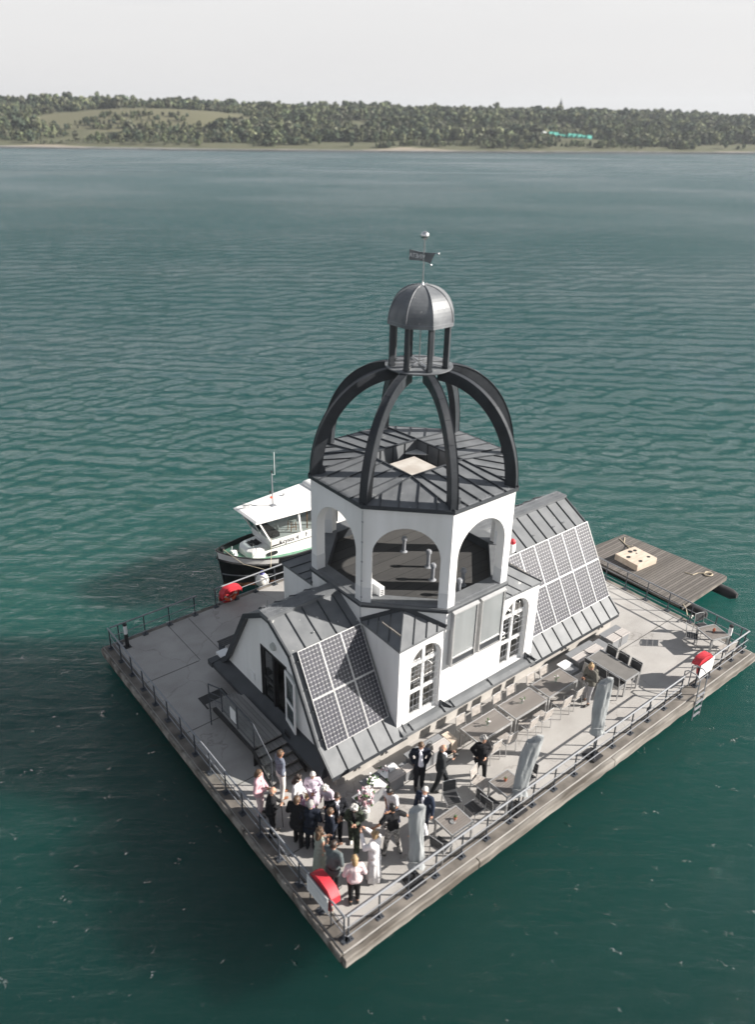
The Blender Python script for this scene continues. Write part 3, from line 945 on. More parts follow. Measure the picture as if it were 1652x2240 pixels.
beam_run(.0, DX, 0, DY-.005, wd=.1, ht=.26, top=-.05, seed=6)

# ------------------------------------------------------------------ the church
ox, oy = 8.864, 7.798
HS, AP = 3.27, 3.31
RO = AP/math.cos(R(22.5))
TW = 2*AP*math.tan(R(22.5))           # width of one octagon face
church = thing('church_building', 'white floating church with mansard zinc roof, solar panels, octagonal arcade and open ribbed dome', 'church', (ox, oy, 0))
X0, X1, Y0, Y1 = ox-HS, ox+HS, oy-HS, oy+HS
XG, XR = 2.80, 17.25
RP = [(0.22, 4.52), (1.37, 3.846), (2.81, 1.273), (3.544, .611)]      # half profile (offset, z)
ZW = 3.93

def arch_wall(mb, o, t, nrm, W, z0, z1, ax0, ax1, sill, spring, depth, m=0, mi=0, inner_w=None, seg=18):
    """wall slab in plane (t, z) with one arched opening; o = centre of the bottom edge; opening ax0..ax1"""
    o = Vector(o); t = Vector(t); nn = Vector(nrm)
    r = (ax1-ax0)/2; cx = (ax0+ax1)/2
    def P(u, z, d, sc_=1.0): return o+t*(u*sc_)+Vector((0, 0, z-o.z))-nn*d
    arc = [(cx-r*math.cos(PI*i/seg), spring+r*math.sin(PI*i/seg)) for i in range(seg+1)]
    L, Rr_ = -W/2, W/2
    for (d, s_) in ((0, 1.0), (depth, (inner_w or W)/W)):
        def q(u, z): return P(u, z, d) if (u not in (L, Rr_)) else P(u*s_, z, d)
        k = len(mb.v)
        vs = [q(L, z0), q(ax0, z0), q(ax0, spring), q(L, spring), q(ax1, z0), q(Rr_, z0), q(Rr_, spring), q(ax1, spring), q(L, z1), q(Rr_, z1)]
        base = len(vs)
        vs += [P(a, b, d) for a, b in arc] + [P(a, z1, d) for a, b in arc]
        fs = [(0, 1, 2, 3), (4, 5, 6, 7)]
        n = seg+1
        fs.append((3, 2, base+n, 8)); fs.append((7, 6, 9, base+2*n-1))
        for i in range(seg): fs.append((base+i, base+i+1, base+n+i+1, base+n+i))
        if sill > z0+1e-4:
            b2 = len(vs); vs += [P(ax0, z0, d), P(ax1, z0, d), P(ax1, sill, d), P(ax0, sill, d)]; fs.append((b2, b2+1, b2+2, b2+3))
        if d > 0: fs = [tuple(reversed(f)) for f in fs]
        mb.add(vs, fs, m if d == 0 else mi)
    # reveal
    rv = [(ax0, sill)]+arc+[(ax1, sill)]
    vs = [P(a, b, 0) for a, b in rv]+[P(a, b, depth) for a, b in rv]; n = len(rv)
    mb.add(vs, [(i, n+i, n+i+1, i+1) for i in range(n-1)], m)
    mb.add([P(ax0, sill, 0), P(ax1, sill, 0), P(ax1, sill, depth), P(ax0, sill, depth)], [(0, 1, 2, 3)], m)

# --- base walls of the crossing (front wall with two arched windows, other sides plain)
WL = (6.10, 7.42); WR = (10.37, 11.69)
mb = MB()
xm = (7.6+10.2)/2
arch_wall(mb, ((X0+xm)/2, Y0, .74), (1, 0, 0), (0, -1, 0), xm-X0, .74, ZW, WL[0]-(X0+xm)/2, WL[1]-(X0+xm)/2, .80, 2.98, .24)
arch_wall(mb, ((X1+xm)/2, Y0, .74), (1, 0, 0), (0, -1, 0), X1-xm, .74, ZW, WR[0]-(X1+xm)/2, WR[1]-(X1+xm)/2, .80, 2.98, .24)
for (a, b) in (((X0, Y0), (X0, Y1)), ((X1, Y0), (X1, Y1)), ((X0, Y1), (X1, Y1))):
    mb.add([(a[0], a[1], .0), (b[0], b[1], .0), (b[0], b[1], ZW), (a[0], a[1], ZW)], [(0, 1, 2, 3)])
# octagon body under the ledge
op = [(ox+RO*math.cos(R(22.5+45*i)), oy+RO*math.sin(R(22.5+45*i))) for i in range(8)]
for i in range(8):
    a, b = op[i], op[(i+1) % 8]
    z0 = 3.55 if i % 2 == 0 else 3.8
    mb.add([(a[0], a[1], z0), (b[0], b[1], z0), (b[0], b[1], 4.64), (a[0], a[1], 4.64)], [(0, 1, 2, 3)])
part('wall', mb, 'white', church)

# --- pale base plinth down to the deck, and the sloping zinc skirt at its top
mb = MB(); mb.box(XG+.28, XR-.28, oy-3.40, oy+3.40, .0, .60); part('plinth', mb, 'base', church)
mb = MB()
YS = oy-3.58
mb.add([(X0+.04, Y0, .86), (X1-.04, Y0, .86), (X1-.04, Y0, .76), (X0+.04, Y0, .76), (X0+.04, Y0-.13, .735), (X1-.04, Y0-.13, .735),
        (X0+.04, YS+.03, .665), (X1-.04, YS+.03, .665), (X0+.04, YS+.03, .54), (X1-.04, YS+.03, .54), (X0+.04, YS+.3, .54), (X1-.04, YS+.3, .54)],
       [(3, 2, 5, 4), (4, 5, 7, 6), (6, 7, 9, 8), (8, 9, 11, 10)])
mb.box(X0+.04, X1-.04, Y0-.025, Y0, .74, .84)
for x in (X0+.05, WL[1]+.12, WL[1]+.55, WR[0]-.55, WR[1]+.16, X1-.05, WL[0]+.0):
    mb.bar((x, Y0-.03, .80), (x, YS+.02, .69), .03, .05)
part('skirt_flashing', mb, 'zinc', church)
# steep zinc upstands that shed the skirt at each window jamb
mb = MB()
for x in (WL[1]+.06, WR[1]+.06):
    mb.prism([(x, Y0-.01, .76), (x+.30, Y0-.01, .76), (x+.02, Y0-.01, 1.06)], (0, -.05, 0))
    mb.add([(x, Y0-.02, 1.04), (x+.03, Y0-.02, .77), (x+.42, Y0-.33, .70), (x+.20, Y0-.02, .77)], [(0, 1, 2), (0, 2, 3)])
part('jamb_flashing', mb, 'zinc_dark', church)

# --- mansard roof of the nave, two arms
def slope_pts(x, k, side, lift=0.0):
    o_, z = RP[k]; return Vector((x, oy+side*o_, z+lift))
def roof_arm(xa, xb, outer):
    mb = MB()
    for side in (-1, 1):
        for k in range(3):
            a = slope_pts(xa, k, side); b = slope_pts(xb, k, side); c = slope_pts(xb, k+1, side); d = slope_pts(xa, k+1, side)
            nrm = (b-a).cross(d-a).normalized()
            if nrm.z < 0: nrm = -nrm
            th = nrm*-.07
            mb.add([a, b, c, d, a+th, b+th, c+th, d+th], [(0, 1, 2, 3), (7, 6, 5, 4), (0, 4, 5, 1), (3, 2, 6, 7), (0, 3, 7, 4), (1, 5, 6, 2)])
            n = max(1, round(abs(xb-xa)/.575))
            for i in range(0, n+1):
                x = xa+(xb-xa)*i/n
                if i == 0: x += .02 if xa < xb else -.02
                if i == n: x -= .02
                if k == 1 and 0 < i < n and side == -1: pass
                p = slope_pts(x, k, side)+nrm*.018; q = slope_pts(x, k+1, side)+nrm*.018
                mb.bar(p, q, .022, .045, 1, nrm)
        # eave drip
        e0 = slope_pts(xa, 3, side); e1 = slope_pts(xb, 3, side)
        mb.box(xa, xb, min(e0.y, e0.y+side*-.03), max(e0.y, e0.y-side*.03), .46, .60, 1)
    part('roof', mb, ['zinc', 'zinc_dark'], church)
    mb = MB()
    zt = 4.52
    mb.box(xa-.05 if outer < 0 else xa, xb+.05 if outer > 0 else xb, oy-.24, oy+.24, zt-.03, zt+.10)
    mb.box(xa-.05 if outer < 0 else xa, xb+.05 if outer > 0 else xb, oy-.27, oy+.27, zt+.10, zt+.125)
    part('ridge_cap', mb, 'zinc', church)
    rnd = random.Random(int(xa*10))
    for yy in (-.2, 0.0, .2):
        rows = []; x = xa+.02
        while x < xb-.02:
            bq = Vector((x, oy+yy, zt+.12)); rows.append((bq, bq+Vector((rnd.uniform(-.06, .06), yy*.5+rnd.uniform(-.05, .05), .16)))); x += .06
        comb('bird_spikes', rows, 'galv', church)
roof_arm(XG, X0+.25, -1)
roof_arm(X1-.25, XR, 1)
# black verge trim at the left and right gables
for xv, sg in ((XG, -1), (XR, 1)):
    mb = MB()
    pl = [(-1, 3), (-1, 2), (-1, 1), (-1, 0), (1, 0), (1, 1), (1, 2), (1, 3)]
    P_ = [slope_pts(xv+sg*.012, k, s_) for s_, k in pl]
    for a, b in zip(P_[:-1], P_[1:]):
        d = (b-a).normalized(); n = Vector((0, -d.z, d.y)) if True else None
        if n.z < 0 and abs(n.z) > .01: n = -n
        mb.bar(a-n*.04, b-n*.04, .05, .17, 0, n)
    part('verge_trim', mb, 'zinc_dark', church)

# --- gable walls
def gable(xw, sg, door):
    mb = MB()
    prof = [(-3.05, .86), (-2.70, 1.30), (-1.30, 3.74), (-.2, 4.40), (.2, 4.40), (1.30, 3.74), (2.70, 1.30), (3.05, .86)]
    if not door:
        mb.prism([(xw, oy+a, z) for a, z in prof], (-sg*.15, 0, 0))
    else:
        y0, y1, zt = 6.90, 8.45, 3.05          # opening
        def zr_(y):
            a = abs(y-oy)
            for (a0, z0), (a1, z1) in zip([(.2, 4.40), (1.30, 3.74), (2.70, 1.30)], [(1.30, 3.74), (2.70, 1.30), (3.05, .86)]):
                if a <= a0: return z0
                if a <= a1: return z0+(z1-z0)*(a-a0)/(a1-a0)
            return .86
        def poly(ya, yb, zlo):
            ys = sorted(set([ya, yb]+[oy+q for q in (-3.05, -2.7, -1.3, -.2, .2, 1.3, 2.7, 3.05) if ya < oy+q < yb]))
            top = [(xw, y, zr_(y)) for y in reversed(ys)]
            return [(xw, ya, zlo), (xw, yb, zlo)]+[p for p in top]
        def clean(pl):
            out = []
            for p in pl:
                if not out or (Vector(p)-Vector(out[-1])).length > 1e-3: out.append(p)
            if (Vector(out[0])-Vector(out[-1])).length < 1e-3: out.pop()
            return out
        mb.prism(clean(poly(oy-3.05, y0, .86)), (-sg*.15, 0, 0)); mb.prism(clean(poly(y1, oy+3.05, .86)), (-sg*.15, 0, 0))
        mb.prism(clean(poly(y0, y1, zt)), (-sg*.15, 0, 0))
    part('gable_wall', mb, 'white', church)
XWL = XG+.16
gable(XWL, -1, True)
gable(XR-.16, 1, False)
# dark skirt under the left gable
mb = MB()
mb.add([(XWL+.02, oy-3.1, .98), (XWL+.02, oy+3.1, .98), (XG-.26, oy+3.5, .66), (XG-.26, oy-3.3, .66), (XG-.26, oy+3.5, .50), (XG-.26, oy-3.3, .50), (XWL, oy+3.5, .5), (XWL, oy-3.3, .5)],
       [(0, 1, 2, 3), (3, 2, 4, 5), (0, 3, 5, 7), (1, 6, 4, 2), (5, 4, 6, 7), (0, 7, 6, 1)])
mb.box(XG-.30, XG+.1, oy+3.45, oy+3.75, .5, .72)
part('gable_skirt', mb, 'zinc_dark', church)

# --- doorway in the left gable
d = MB()
d.box(XWL-.02, XWL+.13, 6.90, 6.96, .93, 3.05); d.box(XWL-.02, XWL+.13, 8.39, 8.45, .93, 3.05)
d.box(XWL-.02, XWL+.13, 6.96, 8.39, 2.97, 3.05); d.box(XWL-.02, XWL+.13, 7.63, 7.72, .93, 2.97); d.box(XWL-.03, XWL+.15, 6.90, 8.45, .86, .93)
d.box(XWL+.02, XWL+.09, 7.72, 7.80, .93, 2.97); d.box(XWL+.02, XWL+.09, 8.31, 8.39, .93, 2.97); d.box(XWL+.02, XWL+.09, 7.80, 8.31, 1.75, 1.84)
door = part('door_frame', d, 'dark', church)
d = MB(); d.box(XWL+.05, XWL+.06, 7.80, 8.31, 1.84, 2.97); d.box(XWL+.05, XWL+.06, 7.80, 8.31, .93, 1.75)
part('pane', d, 'glass', door)
lf = MB()                                             # white leaf, folded back outside
hx, hy = XWL-.05, 6.93
ld = Vector((-.16, -.80, 0)).normalized(); ln = Vector((ld.y, -ld.x, 0))
def LB(mb, u0, u1, z0, z1, t=.045, m=0):
    c = Vector((hx, hy, 0))+ld*(u0+u1)/2+Vector((0, 0, (z0+z1)/2))
    mb.obox(c, ld*(u1-u0)/2, ln*t/2, Vector((0, 0, (z1-z0)/2)), m)
LB(lf, 0, .09, .94, 2.96); LB(lf, .70, .79, .94, 2.96); LB(lf, .09, .70, 2.86, 2.96); LB(lf, .09, .70, .94, 1.12); LB(lf, .09, .70, 1.80, 1.92)
leaf = part('door_leaf', lf, 'frame', church, label='white glazed leaf standing open')
lf = MB(); LB(lf, .09, .70, 1.92, 2.86, .01); LB(lf, .09, .70, 1.12, 1.80, .01); part('pane', lf, 'glass', leaf)
lf = MB(); c = Vector((hx, hy, 0))+ld*.66+ln*-.05
lf.tube([c+Vector((0, 0, 1.75)), c+Vector((0, 0, 1.95))-ln*.02, c+Vector((0, 0, 2.05))], .014, 6); part('handle', lf, 'steel', leaf)
mb = MB(); mb.tube([(XWL-.005, 7.61, 3.43), (XWL-.09, 7.61, 3.43)], [.145, .125], 20); part('wall_lamp', mb, 'greyc', church, smooth='auto')
mb = MB(); mb.box(XWL-.04, XWL-.003, 8.93, 9.13, 1.22, 1.52); part('vent_grille', mb, 'whitep', church)
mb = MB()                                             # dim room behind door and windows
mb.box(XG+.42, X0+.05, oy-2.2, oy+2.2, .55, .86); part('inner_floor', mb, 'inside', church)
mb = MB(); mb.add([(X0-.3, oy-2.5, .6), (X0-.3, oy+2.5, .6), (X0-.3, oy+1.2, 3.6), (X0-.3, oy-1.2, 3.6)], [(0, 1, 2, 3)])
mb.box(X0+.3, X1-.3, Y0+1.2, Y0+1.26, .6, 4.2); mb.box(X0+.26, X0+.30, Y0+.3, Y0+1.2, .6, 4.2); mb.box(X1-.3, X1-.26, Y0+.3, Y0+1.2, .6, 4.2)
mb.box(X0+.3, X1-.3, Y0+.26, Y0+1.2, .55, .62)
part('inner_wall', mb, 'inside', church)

# --- arched windows
def arch_window(xa, xb, seed):
    r = (xb-xa)/2; cx = (xa+xb)/2; sp = 2.98; y = Y0+.15; b = .80
    f = MB()
    f.box(xa, xa+.07, y, y+.06, b, sp); f.box(xb-.07, xb, y, y+.06, b, sp); f.box(cx-.055, cx+.055, y-.005, y+.055, b, sp+r-.03)
    for z, h in ((b, .14), (1.78, .11), (2.44+.42, .12)):
        f.box(xa+.07, cx-.055, y+.003, y+.058, z, z+h); f.box(cx+.055, xb-.07, y+.003, y+.058, z, z+h)
    seg = 16
    for i in range(seg):
        a0, a1 = PI*i/seg, PI*(i+1)/seg
        o0 = (cx-r*math.cos(a0), sp+r*math.sin(a0)); o1 = (cx-r*math.cos(a1), sp+r*math.sin(a1))
        i0 = (cx-(r-.07)*math.cos(a0), sp+(r-.07)*math.sin(a0)); i1 = (cx-(r-.07)*math.cos(a1), sp+(r-.07)*math.sin(a1))
        f.prism([(o0[0], y, o0[1]), (o1[0], y, o1[1]), (i1[0], y, i1[1]), (i0[0], y, i0[1])], (0, .06, 0))
    win = part('window', f, 'frame', church)
    g = MB()
    pts = [(xa+.01, y+.035, b), (xb-.01, y+.035, b)]+[(cx+(r-.01)*math.cos(PI*i/seg), y+.035, sp+(r-.01)*math.sin(PI*i/seg)) for i in range(seg+1)]
    g.add(pts, [tuple(range(len(pts)))]); part('pane', g, 'glass', win)
    g = MB(); yy = y-.09                           # wrought grille in front
    for x in (xa+.22, xa+.38, xb-.38, xb-.22): g.tube([(x, yy, b+.05), (x, yy, sp+.15)], .007, 5)
    for z in (1.05, 1.32, 1.60, 2.05, 2.32, 2.58, 2.75): g.tube([(xa+.04, yy, z), (xb-.04, yy, z)], .006, 5)
    for s_ in (-1, 1):
        g.tube([(cx+s_*.06, yy, 2.5), (cx+s_*.07, yy, 2.9), (cx+s_*.22, yy, 3.12), (cx+s_*.42, yy, 3.10)], .007, 5)
        g.tube([(cx+s_*(.25+.16*math.cos(q)), yy, 3.0+.16*math.sin(q)) for q in [k*PI/5 for k in range(10)]], .006, 5, closed=True)
    part('window_grille', g, 'galv', win)
    g = MB(); rnd = random.Random(seed)            # gathered curtains behind the glass
    for (u0, u1) in ((xa+.05, xa+.30), (xb-.30, xb-.05)):
        n = 14; vs = []
        for i in range(n+1):
            u = u0+(u1-u0)*i/n; vs += [(u, y+.20+.03*math.sin(i*2.1), b), (u, y+.20+.03*math.sin(i*2.1), 2.9)]
        g.add(vs, [(2*i, 2*i+2, 2*i+3, 2*i+1) for i in range(n)])
    part('curtain', g, 'curtain', win)
arch_window(*WL, 1); arch_window(*WR, 2)

# --- two projecting glazed cabinets under the ledge
for xa in (7.70, 8.98):
    xb = xa+1.10; z0, z1 = 2.40, 4.50
    f = MB()
    yb = Y0-.02
    f.box(xa, xa+.05, yb-.17, yb, z0, z1); f.box(xb-.05, xb, yb-.17, yb, z0, z1)
    f.box(xa+.05, xb-.05, yb-.17, yb, z1-.05, z1); f.box(xa+.05, xb-.05, yb-.17, yb, z0, z0+.05)
    f.add([(xa-.03, yb-.001, z1+.10), (xb+.03, yb-.001, z1+.10), (xb+.03, yb-.20, z1+.003), (xa-.03, yb-.20, z1+.003), (xa-.03, yb-.20, z1-.03), (xb+.03, yb-.20, z1-.03)], [(0, 3, 2, 1), (3, 4, 5, 2)])
    f.box(xa+.05, xb-.05, yb-.165, yb-.14, z0+.30, z0+.33)
    v = part('glazed_cabinet', f, 'alu', church)
    g = MB(); g.box(xa+.05, xb-.05, yb-.14, yb-.13, z0+.33, z1-.05); part('pane', g, 'vitrine', v)
    g = MB(); g.box(xa+.05, xb-.05, yb-.14, yb-.13, z0+.05, z0+.30); part('lower_panel', g, 'zinc_dark', v)

# --- hipped corner roofs of the square base
for sx in (-1, 1):
    for sy in (-1, 1):
        mb = MB(); e = .04
        S = Vector((ox+sx*(HS+e), oy+sy*(HS+e), ZW)); tw = TW/2
        Q1 = Vector((ox+sx*(tw-.02), oy+sy*(HS+e), ZW+.06)); Q2 = Vector((ox+sx*(HS+e), oy+sy*(tw-.02), ZW+.06))
        c = AP/math.sqrt(2); A = Vector((ox+sx*c*1.003, oy+sy*c*1.003, 4.56))
        dz = Vector((0, 0, -.09))
        tri = ((S, Q1, A), (S, A, Q2))
        for (p, q, r_) in tri:
            mb.add([p, q, r_, p+dz, q+dz, r_+dz], [(0, 1, 2), (0, 3, 4, 1), (1, 4, 5, 2), (2, 5, 3, 0), (3, 5, 4)])
        # seams
        nrm1 = (Q1-S).cross(A-S).normalized(); nrm1 = nrm1 if nrm1.z > 0 else -nrm1
        nrm2 = (Q2-S).cross(A-S).normalized(); nrm2 = nrm2 if nrm2.z > 0 else -nrm2
        for f_ in (.28, .56, .80):                       # seams run parallel to the hip
            for Q_, nr_ in ((Q1, nrm1), (Q2, nrm2)):
                mb.bar(S.lerp(Q_, f_)+nr_*.015, A.lerp(Q_, f_)+nr_*.015, .02, .04, 1, nr_)
        mb.bar(S+Vector((0, 0, .02)), A+Vector((0, 0, .02)), .03, .05, 1)
        # dark flashing where roof meets octagon
        nv = Vector((sx, sy, 0)).normalized()*.02
        mb.bar(A+nv+Vector((0, 0, .05)), Q1+nv*1.2+Vector((0, 0, .05)), .05, .14, 2)
        mb.bar(A+nv+Vector((0, 0, .05)), Q2+nv*1.2+Vector((0, 0, .05)), .05, .14, 2)
        part('corner_roof', mb, ['zinc', 'zinc_dark', 'zinc_dark'], church)

# --- ledge, inner floor
def octring(mb, r0, r1, z0, z1, m=0):
    """octagonal ring (apothems r0 inner, r1 outer)"""
    c = math.cos(R(22.5)); vs = []
    for (r, z) in ((r0, z0), (r1, z0), (r1, z1), (r0, z1)):
        vs += [(ox+r/c*math.cos(R(22.5+45*i)), oy+r/c*math.sin(R(22.5+45*i)), z) for i in range(8)]
    fs = []
    for k in range(4):
        for i in range(8):
            fs.append((k*8+i, k*8+(i+1) % 8, ((k+1) % 4)*8+(i+1) % 8, ((k+1) % 4)*8+i))
    mb.add(vs, fs, m)
mb = MB(); octring(mb, AP-.50, AP+.07, 4.64, 4.712); octring(mb, AP+.045, AP+.075, 4.56, 4.64, 1)
part('ledge', mb, ['zinc', 'zinc_dark'], church)
mb = MB(); c = math.cos(R(22.5)); rr = (AP-.42)/c
mb.prism([(ox+rr*math.cos(R(22.5+45*i)), oy+rr*math.sin(R(22.5+45*i)), 4.30) for i in range(8)], (0, 0, .08))
part('terrace_floor', mb, 'flat', church)
mb = MB(); octring(mb, AP-.52, AP-.50, 4.38, 4.70); part('parapet', mb, 'zinc_dark', church)
rnd = random.Random(8)
for i in (4, 5, 3):
    a = Vector((*op[i], 4.712)); b = Vector((*op[(i+1) % 8], 4.712)); rows = []
    for k in range(60):
        p = a.lerp(b, .12+.76*k/59); p += (Vector((ox, oy, p.z))-p).normalized()*.06
        rows.append((p, p+Vector((rnd.uniform(-.03, .03), rnd.uniform(-.03, .03), .12))))
    comb('bird_spikes', rows, 'galv', church)
for i in (3, 4, 5, 6):                                    # and along the rim of the upper roof
    a = Vector((*op[i], 8.20)); b = Vector((*op[(i+1) % 8], 8.20)); rows = []
    for k in range(50):
        p = a.lerp(b, .12+.76*k/49); rows.append((p, p+Vector((rnd.uniform(-.04, .04), rnd.uniform(-.04, .04), .12))))
    comb('bird_spikes', rows, 'galv', church)

# --- arcade with eight arches
mb = MB(); D = .34; IW = TW-2*D*math.tan(R(22.5)); aw = 1.07
for i in range(8):
    th = R(45*i); nn = Vector((math.cos(th), math.sin(th), 0)); tt = Vector((-nn.y, nn.x, 0))
    o_ = Vector((ox, oy, 4.70))+nn*AP
    arch_wall(mb, o_, tt, nn, TW, 4.70, 8.06, -aw, aw, 4.70, 6.40, D, 0, 0, IW, 24)
part('arcade', mb, 'white', church)
for i in range(8):                                     # greyish plinth panels around each pier foot
    mb = MB(); th = R(45*i); nn = Vector((math.cos(th), math.sin(th), 0)); tt = Vector((-nn.y, nn.x, 0))
    o_ = Vector((ox, oy, 0))+nn*(AP+.006)
    for s_ in (-1, 1):
        mb = MB(); a = o_+tt*s_*(TW/2+.002); b = o_+tt*s_*(aw-.006)
        mb.add([a+Vector((0, 0, 4.702)), b+Vector((0, 0, 4.702)), b+Vector((0, 0, 5.26)), a+Vector((0, 0, 5.26)),
                b-nn*(D+.01)+Vector((0, 0, 4.702)), b-nn*(D+.01)+Vector((0, 0, 5.26))], [(0, 1, 2, 3), (1, 4, 5, 2), (3, 2, 5)])
        part('pier_plinth', mb, 'white2', church)
mb = MB(); mb.tube([(op[4][0]-.02, op[4][1]-.02, 8.0), (op[4][0]-.02, op[4][1]-.02, 4.72), (op[4][0]-.1, op[4][1]-.08, 4.6), (op[4][0]-.02, op[4][1]-.02, 4.1)], .010, 5)
for z in (7.6, 6.9, 6.2, 5.5, 4.9): mb.box(op[4][0]-.04, op[4][0], op[4][1]-.05, op[4][1], z, z+.03)
part('lightning_conductor', mb, 'galv', church)

# --- vents and air-conditioner on the terrace
for (x, y, h) in ((9.15, 8.45, .62), (9.12, 7.12, .70), (8.66, 6.40, .66), (9.26, 5.55, .66), (8.69, 5.17, .66)):
    mb = MB(); mb.lathe([(.14, 0), (.10, .03), (.065, .05), (.065, h-.16), (.10, h-.15), (.105, h-.07), (.07, h-.01), (0, h)], (x, y, 4.38), 14)
    part('roof_vent', mb, 'galv', church, smooth='auto')
mb = MB(); mb.box(6.22, 6.42, 6.30, 7.05, 4.46, 5.02); mb.box(6.24, 6.40, 6.36, 6.44, 4.38, 4.46); mb.box(6.24, 6.40, 6.90, 6.98, 4.38, 4.46)
r_ = part('air_conditioner', mb, 'whitep', church, bevel=.01)
mb = MB(); mb.box(6.421, 6.43, 6.36, 6.86, 4.50, 4.98); part('fan_grille', mb, 'dark', r_)
mb = MB()
for k in range(6): mb.box(6.26+.0, 6.38, 6.292, 6.299, 4.54+.07*k, 4.58+.07*k)
part('side_louvre', mb, 'ink', r_)

# --- upper roof slab with square well, seams
ZR = 8.19; ZP = 8.42; PH = 1.13
mb = MB(); Rro = (AP+.07)
c = math.cos(R(22.5))
rim = [Vector((ox+Rro/c*math.cos(R(22.5+45*i)), oy+Rro/c*math.sin(R(22.5+45*i)), ZR)) for i in range(8)]
sq = [Vector((ox+PH, oy+PH, ZP)), Vector((ox-PH, oy+PH, ZP)), Vector((ox-PH, oy-PH, ZP)), Vector((ox+PH, oy-PH, ZP))]
# rim: 0:22.5 1:67.5 2:112.5 3:157.5 4:202.5 5:247.5 6:292.5 7:337.5
faces = [([rim[7], rim[0], sq[0], sq[3]], Vector((1, 0, 0))), ([rim[1], rim[2], sq[1], sq[0]], Vector((0, 1, 0))),
         ([rim[3], rim[4], sq[2], sq[1]], Vector((-1, 0, 0))), ([rim[5], rim[6], sq[3], sq[2]], Vector((0, -1, 0))),
         ([rim[0], rim[1], sq[0]], Vector((1, 1, 0))), ([rim[2], rim[3], sq[1]], Vector((-1, 1, 0))),
         ([rim[4], rim[5], sq[2]], Vector((-1, -1, 0))), ([rim[6], rim[7], sq[3]], Vector((1, -1, 0)))]
for poly, nv in faces:
    mb.add(poly, [tuple(range(len(poly)))])
    nv = nv.normalized(); a, b = poly[0], poly[1]; L_ = (b-a).length
    inner = [(poly[i], poly[(i+1) % len(poly)]) for i in range(1, len(poly))]
    n = 5
    for k in range(1, n):
        e0 = a.lerp(b, k/n); best = None
        for P1, P2 in inner:
            d2 = P2-P1; dr = -nv; den = dr.x*d2.y-dr.y*d2.x
            if abs(den) < 1e-6: continue
            w_ = P1-e0; t_ = (w_.x*d2.y-w_.y*d2.x)/den; u_ = (w_.x*dr.y-w_.y*dr.x)/den
            if t_ > .05 and -1e-4 <= u_ <= 1.0001: best = P1+d2*u_
        if best: mb.bar(e0+Vector((0, 0, .02)), best+Vector((0, 0, .02)), .022, .05, 1)
for i, s_ in ((0, 0), (1, 0), (2, 1), (3, 1), (4, 2), (5, 2), (6, 3), (7, 3)):
    mb.bar(rim[i]+Vector((0, 0, .022)), sq[s_]+Vector((0, 0, .022)), .024, .055, 1)
octring(mb, Rro-.02, Rro+.012, ZR-.11, ZR+.012, 1)
for i in range(4):                                    # well walls
    a, b = sq[i], sq[(i+1) % 4]; dn = Vector((0, 0, -.62))
    mb.add([a, b, b+dn, a+dn], [(0, 1, 2, 3)], 0)
    for k in range(1, 4):
        p = a.lerp(b, k/4); ins = (Vector((ox, oy, p.z))-p).normalized()*.02
        mb.bar(p+ins, p+ins+dn, .03, .02, 1, (1, 1, 0))
    mb.bar(a+Vector((0, 0, .02)), b+Vector((0, 0, .02)), .06, .05, 1)
part('upper_roof', mb, ['zinc_top', 'zinc_dark'], church)
mb = MB(); octring(mb, PH*1.04, AP-.01, 8.02, 8.055); part('ceiling', mb, 'white', church)
mb = MB(); mb.box(ox-PH, ox+PH, oy-PH, oy+PH, ZP-.66, ZP-.62); part('well_floor', mb, 'zinc_dark', church)
mb = MB(); mb.box(ox-1.06, ox+.22, oy-1.06, oy+.26, ZP-.62, ZP-.09); part('roof_hatch', mb, 'hatch', church, bevel=.03)
mb = MB(); mb.box(op[5][0]+.22, op[5][0]+.42, op[5][1]+.16, op[5][1]+.30, ZR, ZR+.24); mb.box(op[3][0]+.2, op[3][0]+.42, op[3][1]-.25, op[3][1]-.05, ZR, ZR+.26)
part('roof_box', mb, 'zinc_dark', church)

# --- eight dome ribs
for i in range(8):
    th = R(22.5+45*i); er = Vector((math.cos(th), math.sin(th), 0)); et = Vector((-er.y, er.x, 0)); C0 = Vector((ox, oy, 0))
    mb = MB(); n = 26; vs = []; fs = []
    for k in range(n+1):
        q = (PI/2)*k/n*.985
        r_o = .62+2.96*math.cos(q)**.92; z_o = 8.15+3.47*math.sin(q)
        dr = -2.96*math.sin(q); dz = 3.47*math.cos(q); l = math.hypot(dr, dz)
        nr, nz_ = dz/l, -dr/l                                 # outward normal in (r, z)
        dp = .36; wd = .118
        for (s_, d_) in ((-1, 0), (1, 0), (1, dp), (-1, dp)):
            vs.append(C0+er*(r_o-nr*d_)+et*s_*wd+Vector((0, 0, z_o-nz_*d_)))
    for k in range(n):
        for j in range(4): fs.append((k*4+j, k*4+(j+1) % 4, (k+1)*4+(j+1) % 4, (k+1)*4+j))
    fs.append((0, 1, 2, 3)); fs.append(tuple(n*4+j for j in (3, 2, 1, 0)))
    mb.add(vs, fs)
    for k in range(2, n, 4):                                  # cladding laps
        for j in range(4):
            a = Vector(vs[k*4+j]); b = Vector(vs[k*4+(j+1) % 4]); mb.bar(a, b, .012, .012)
    # raised outer edges
    for j in (0, 1):
        mb.tube([Vector(vs[k*4+j]) for k in range(n+1)], .018, 4)
    part('dome_rib', mb, 'rib', church)

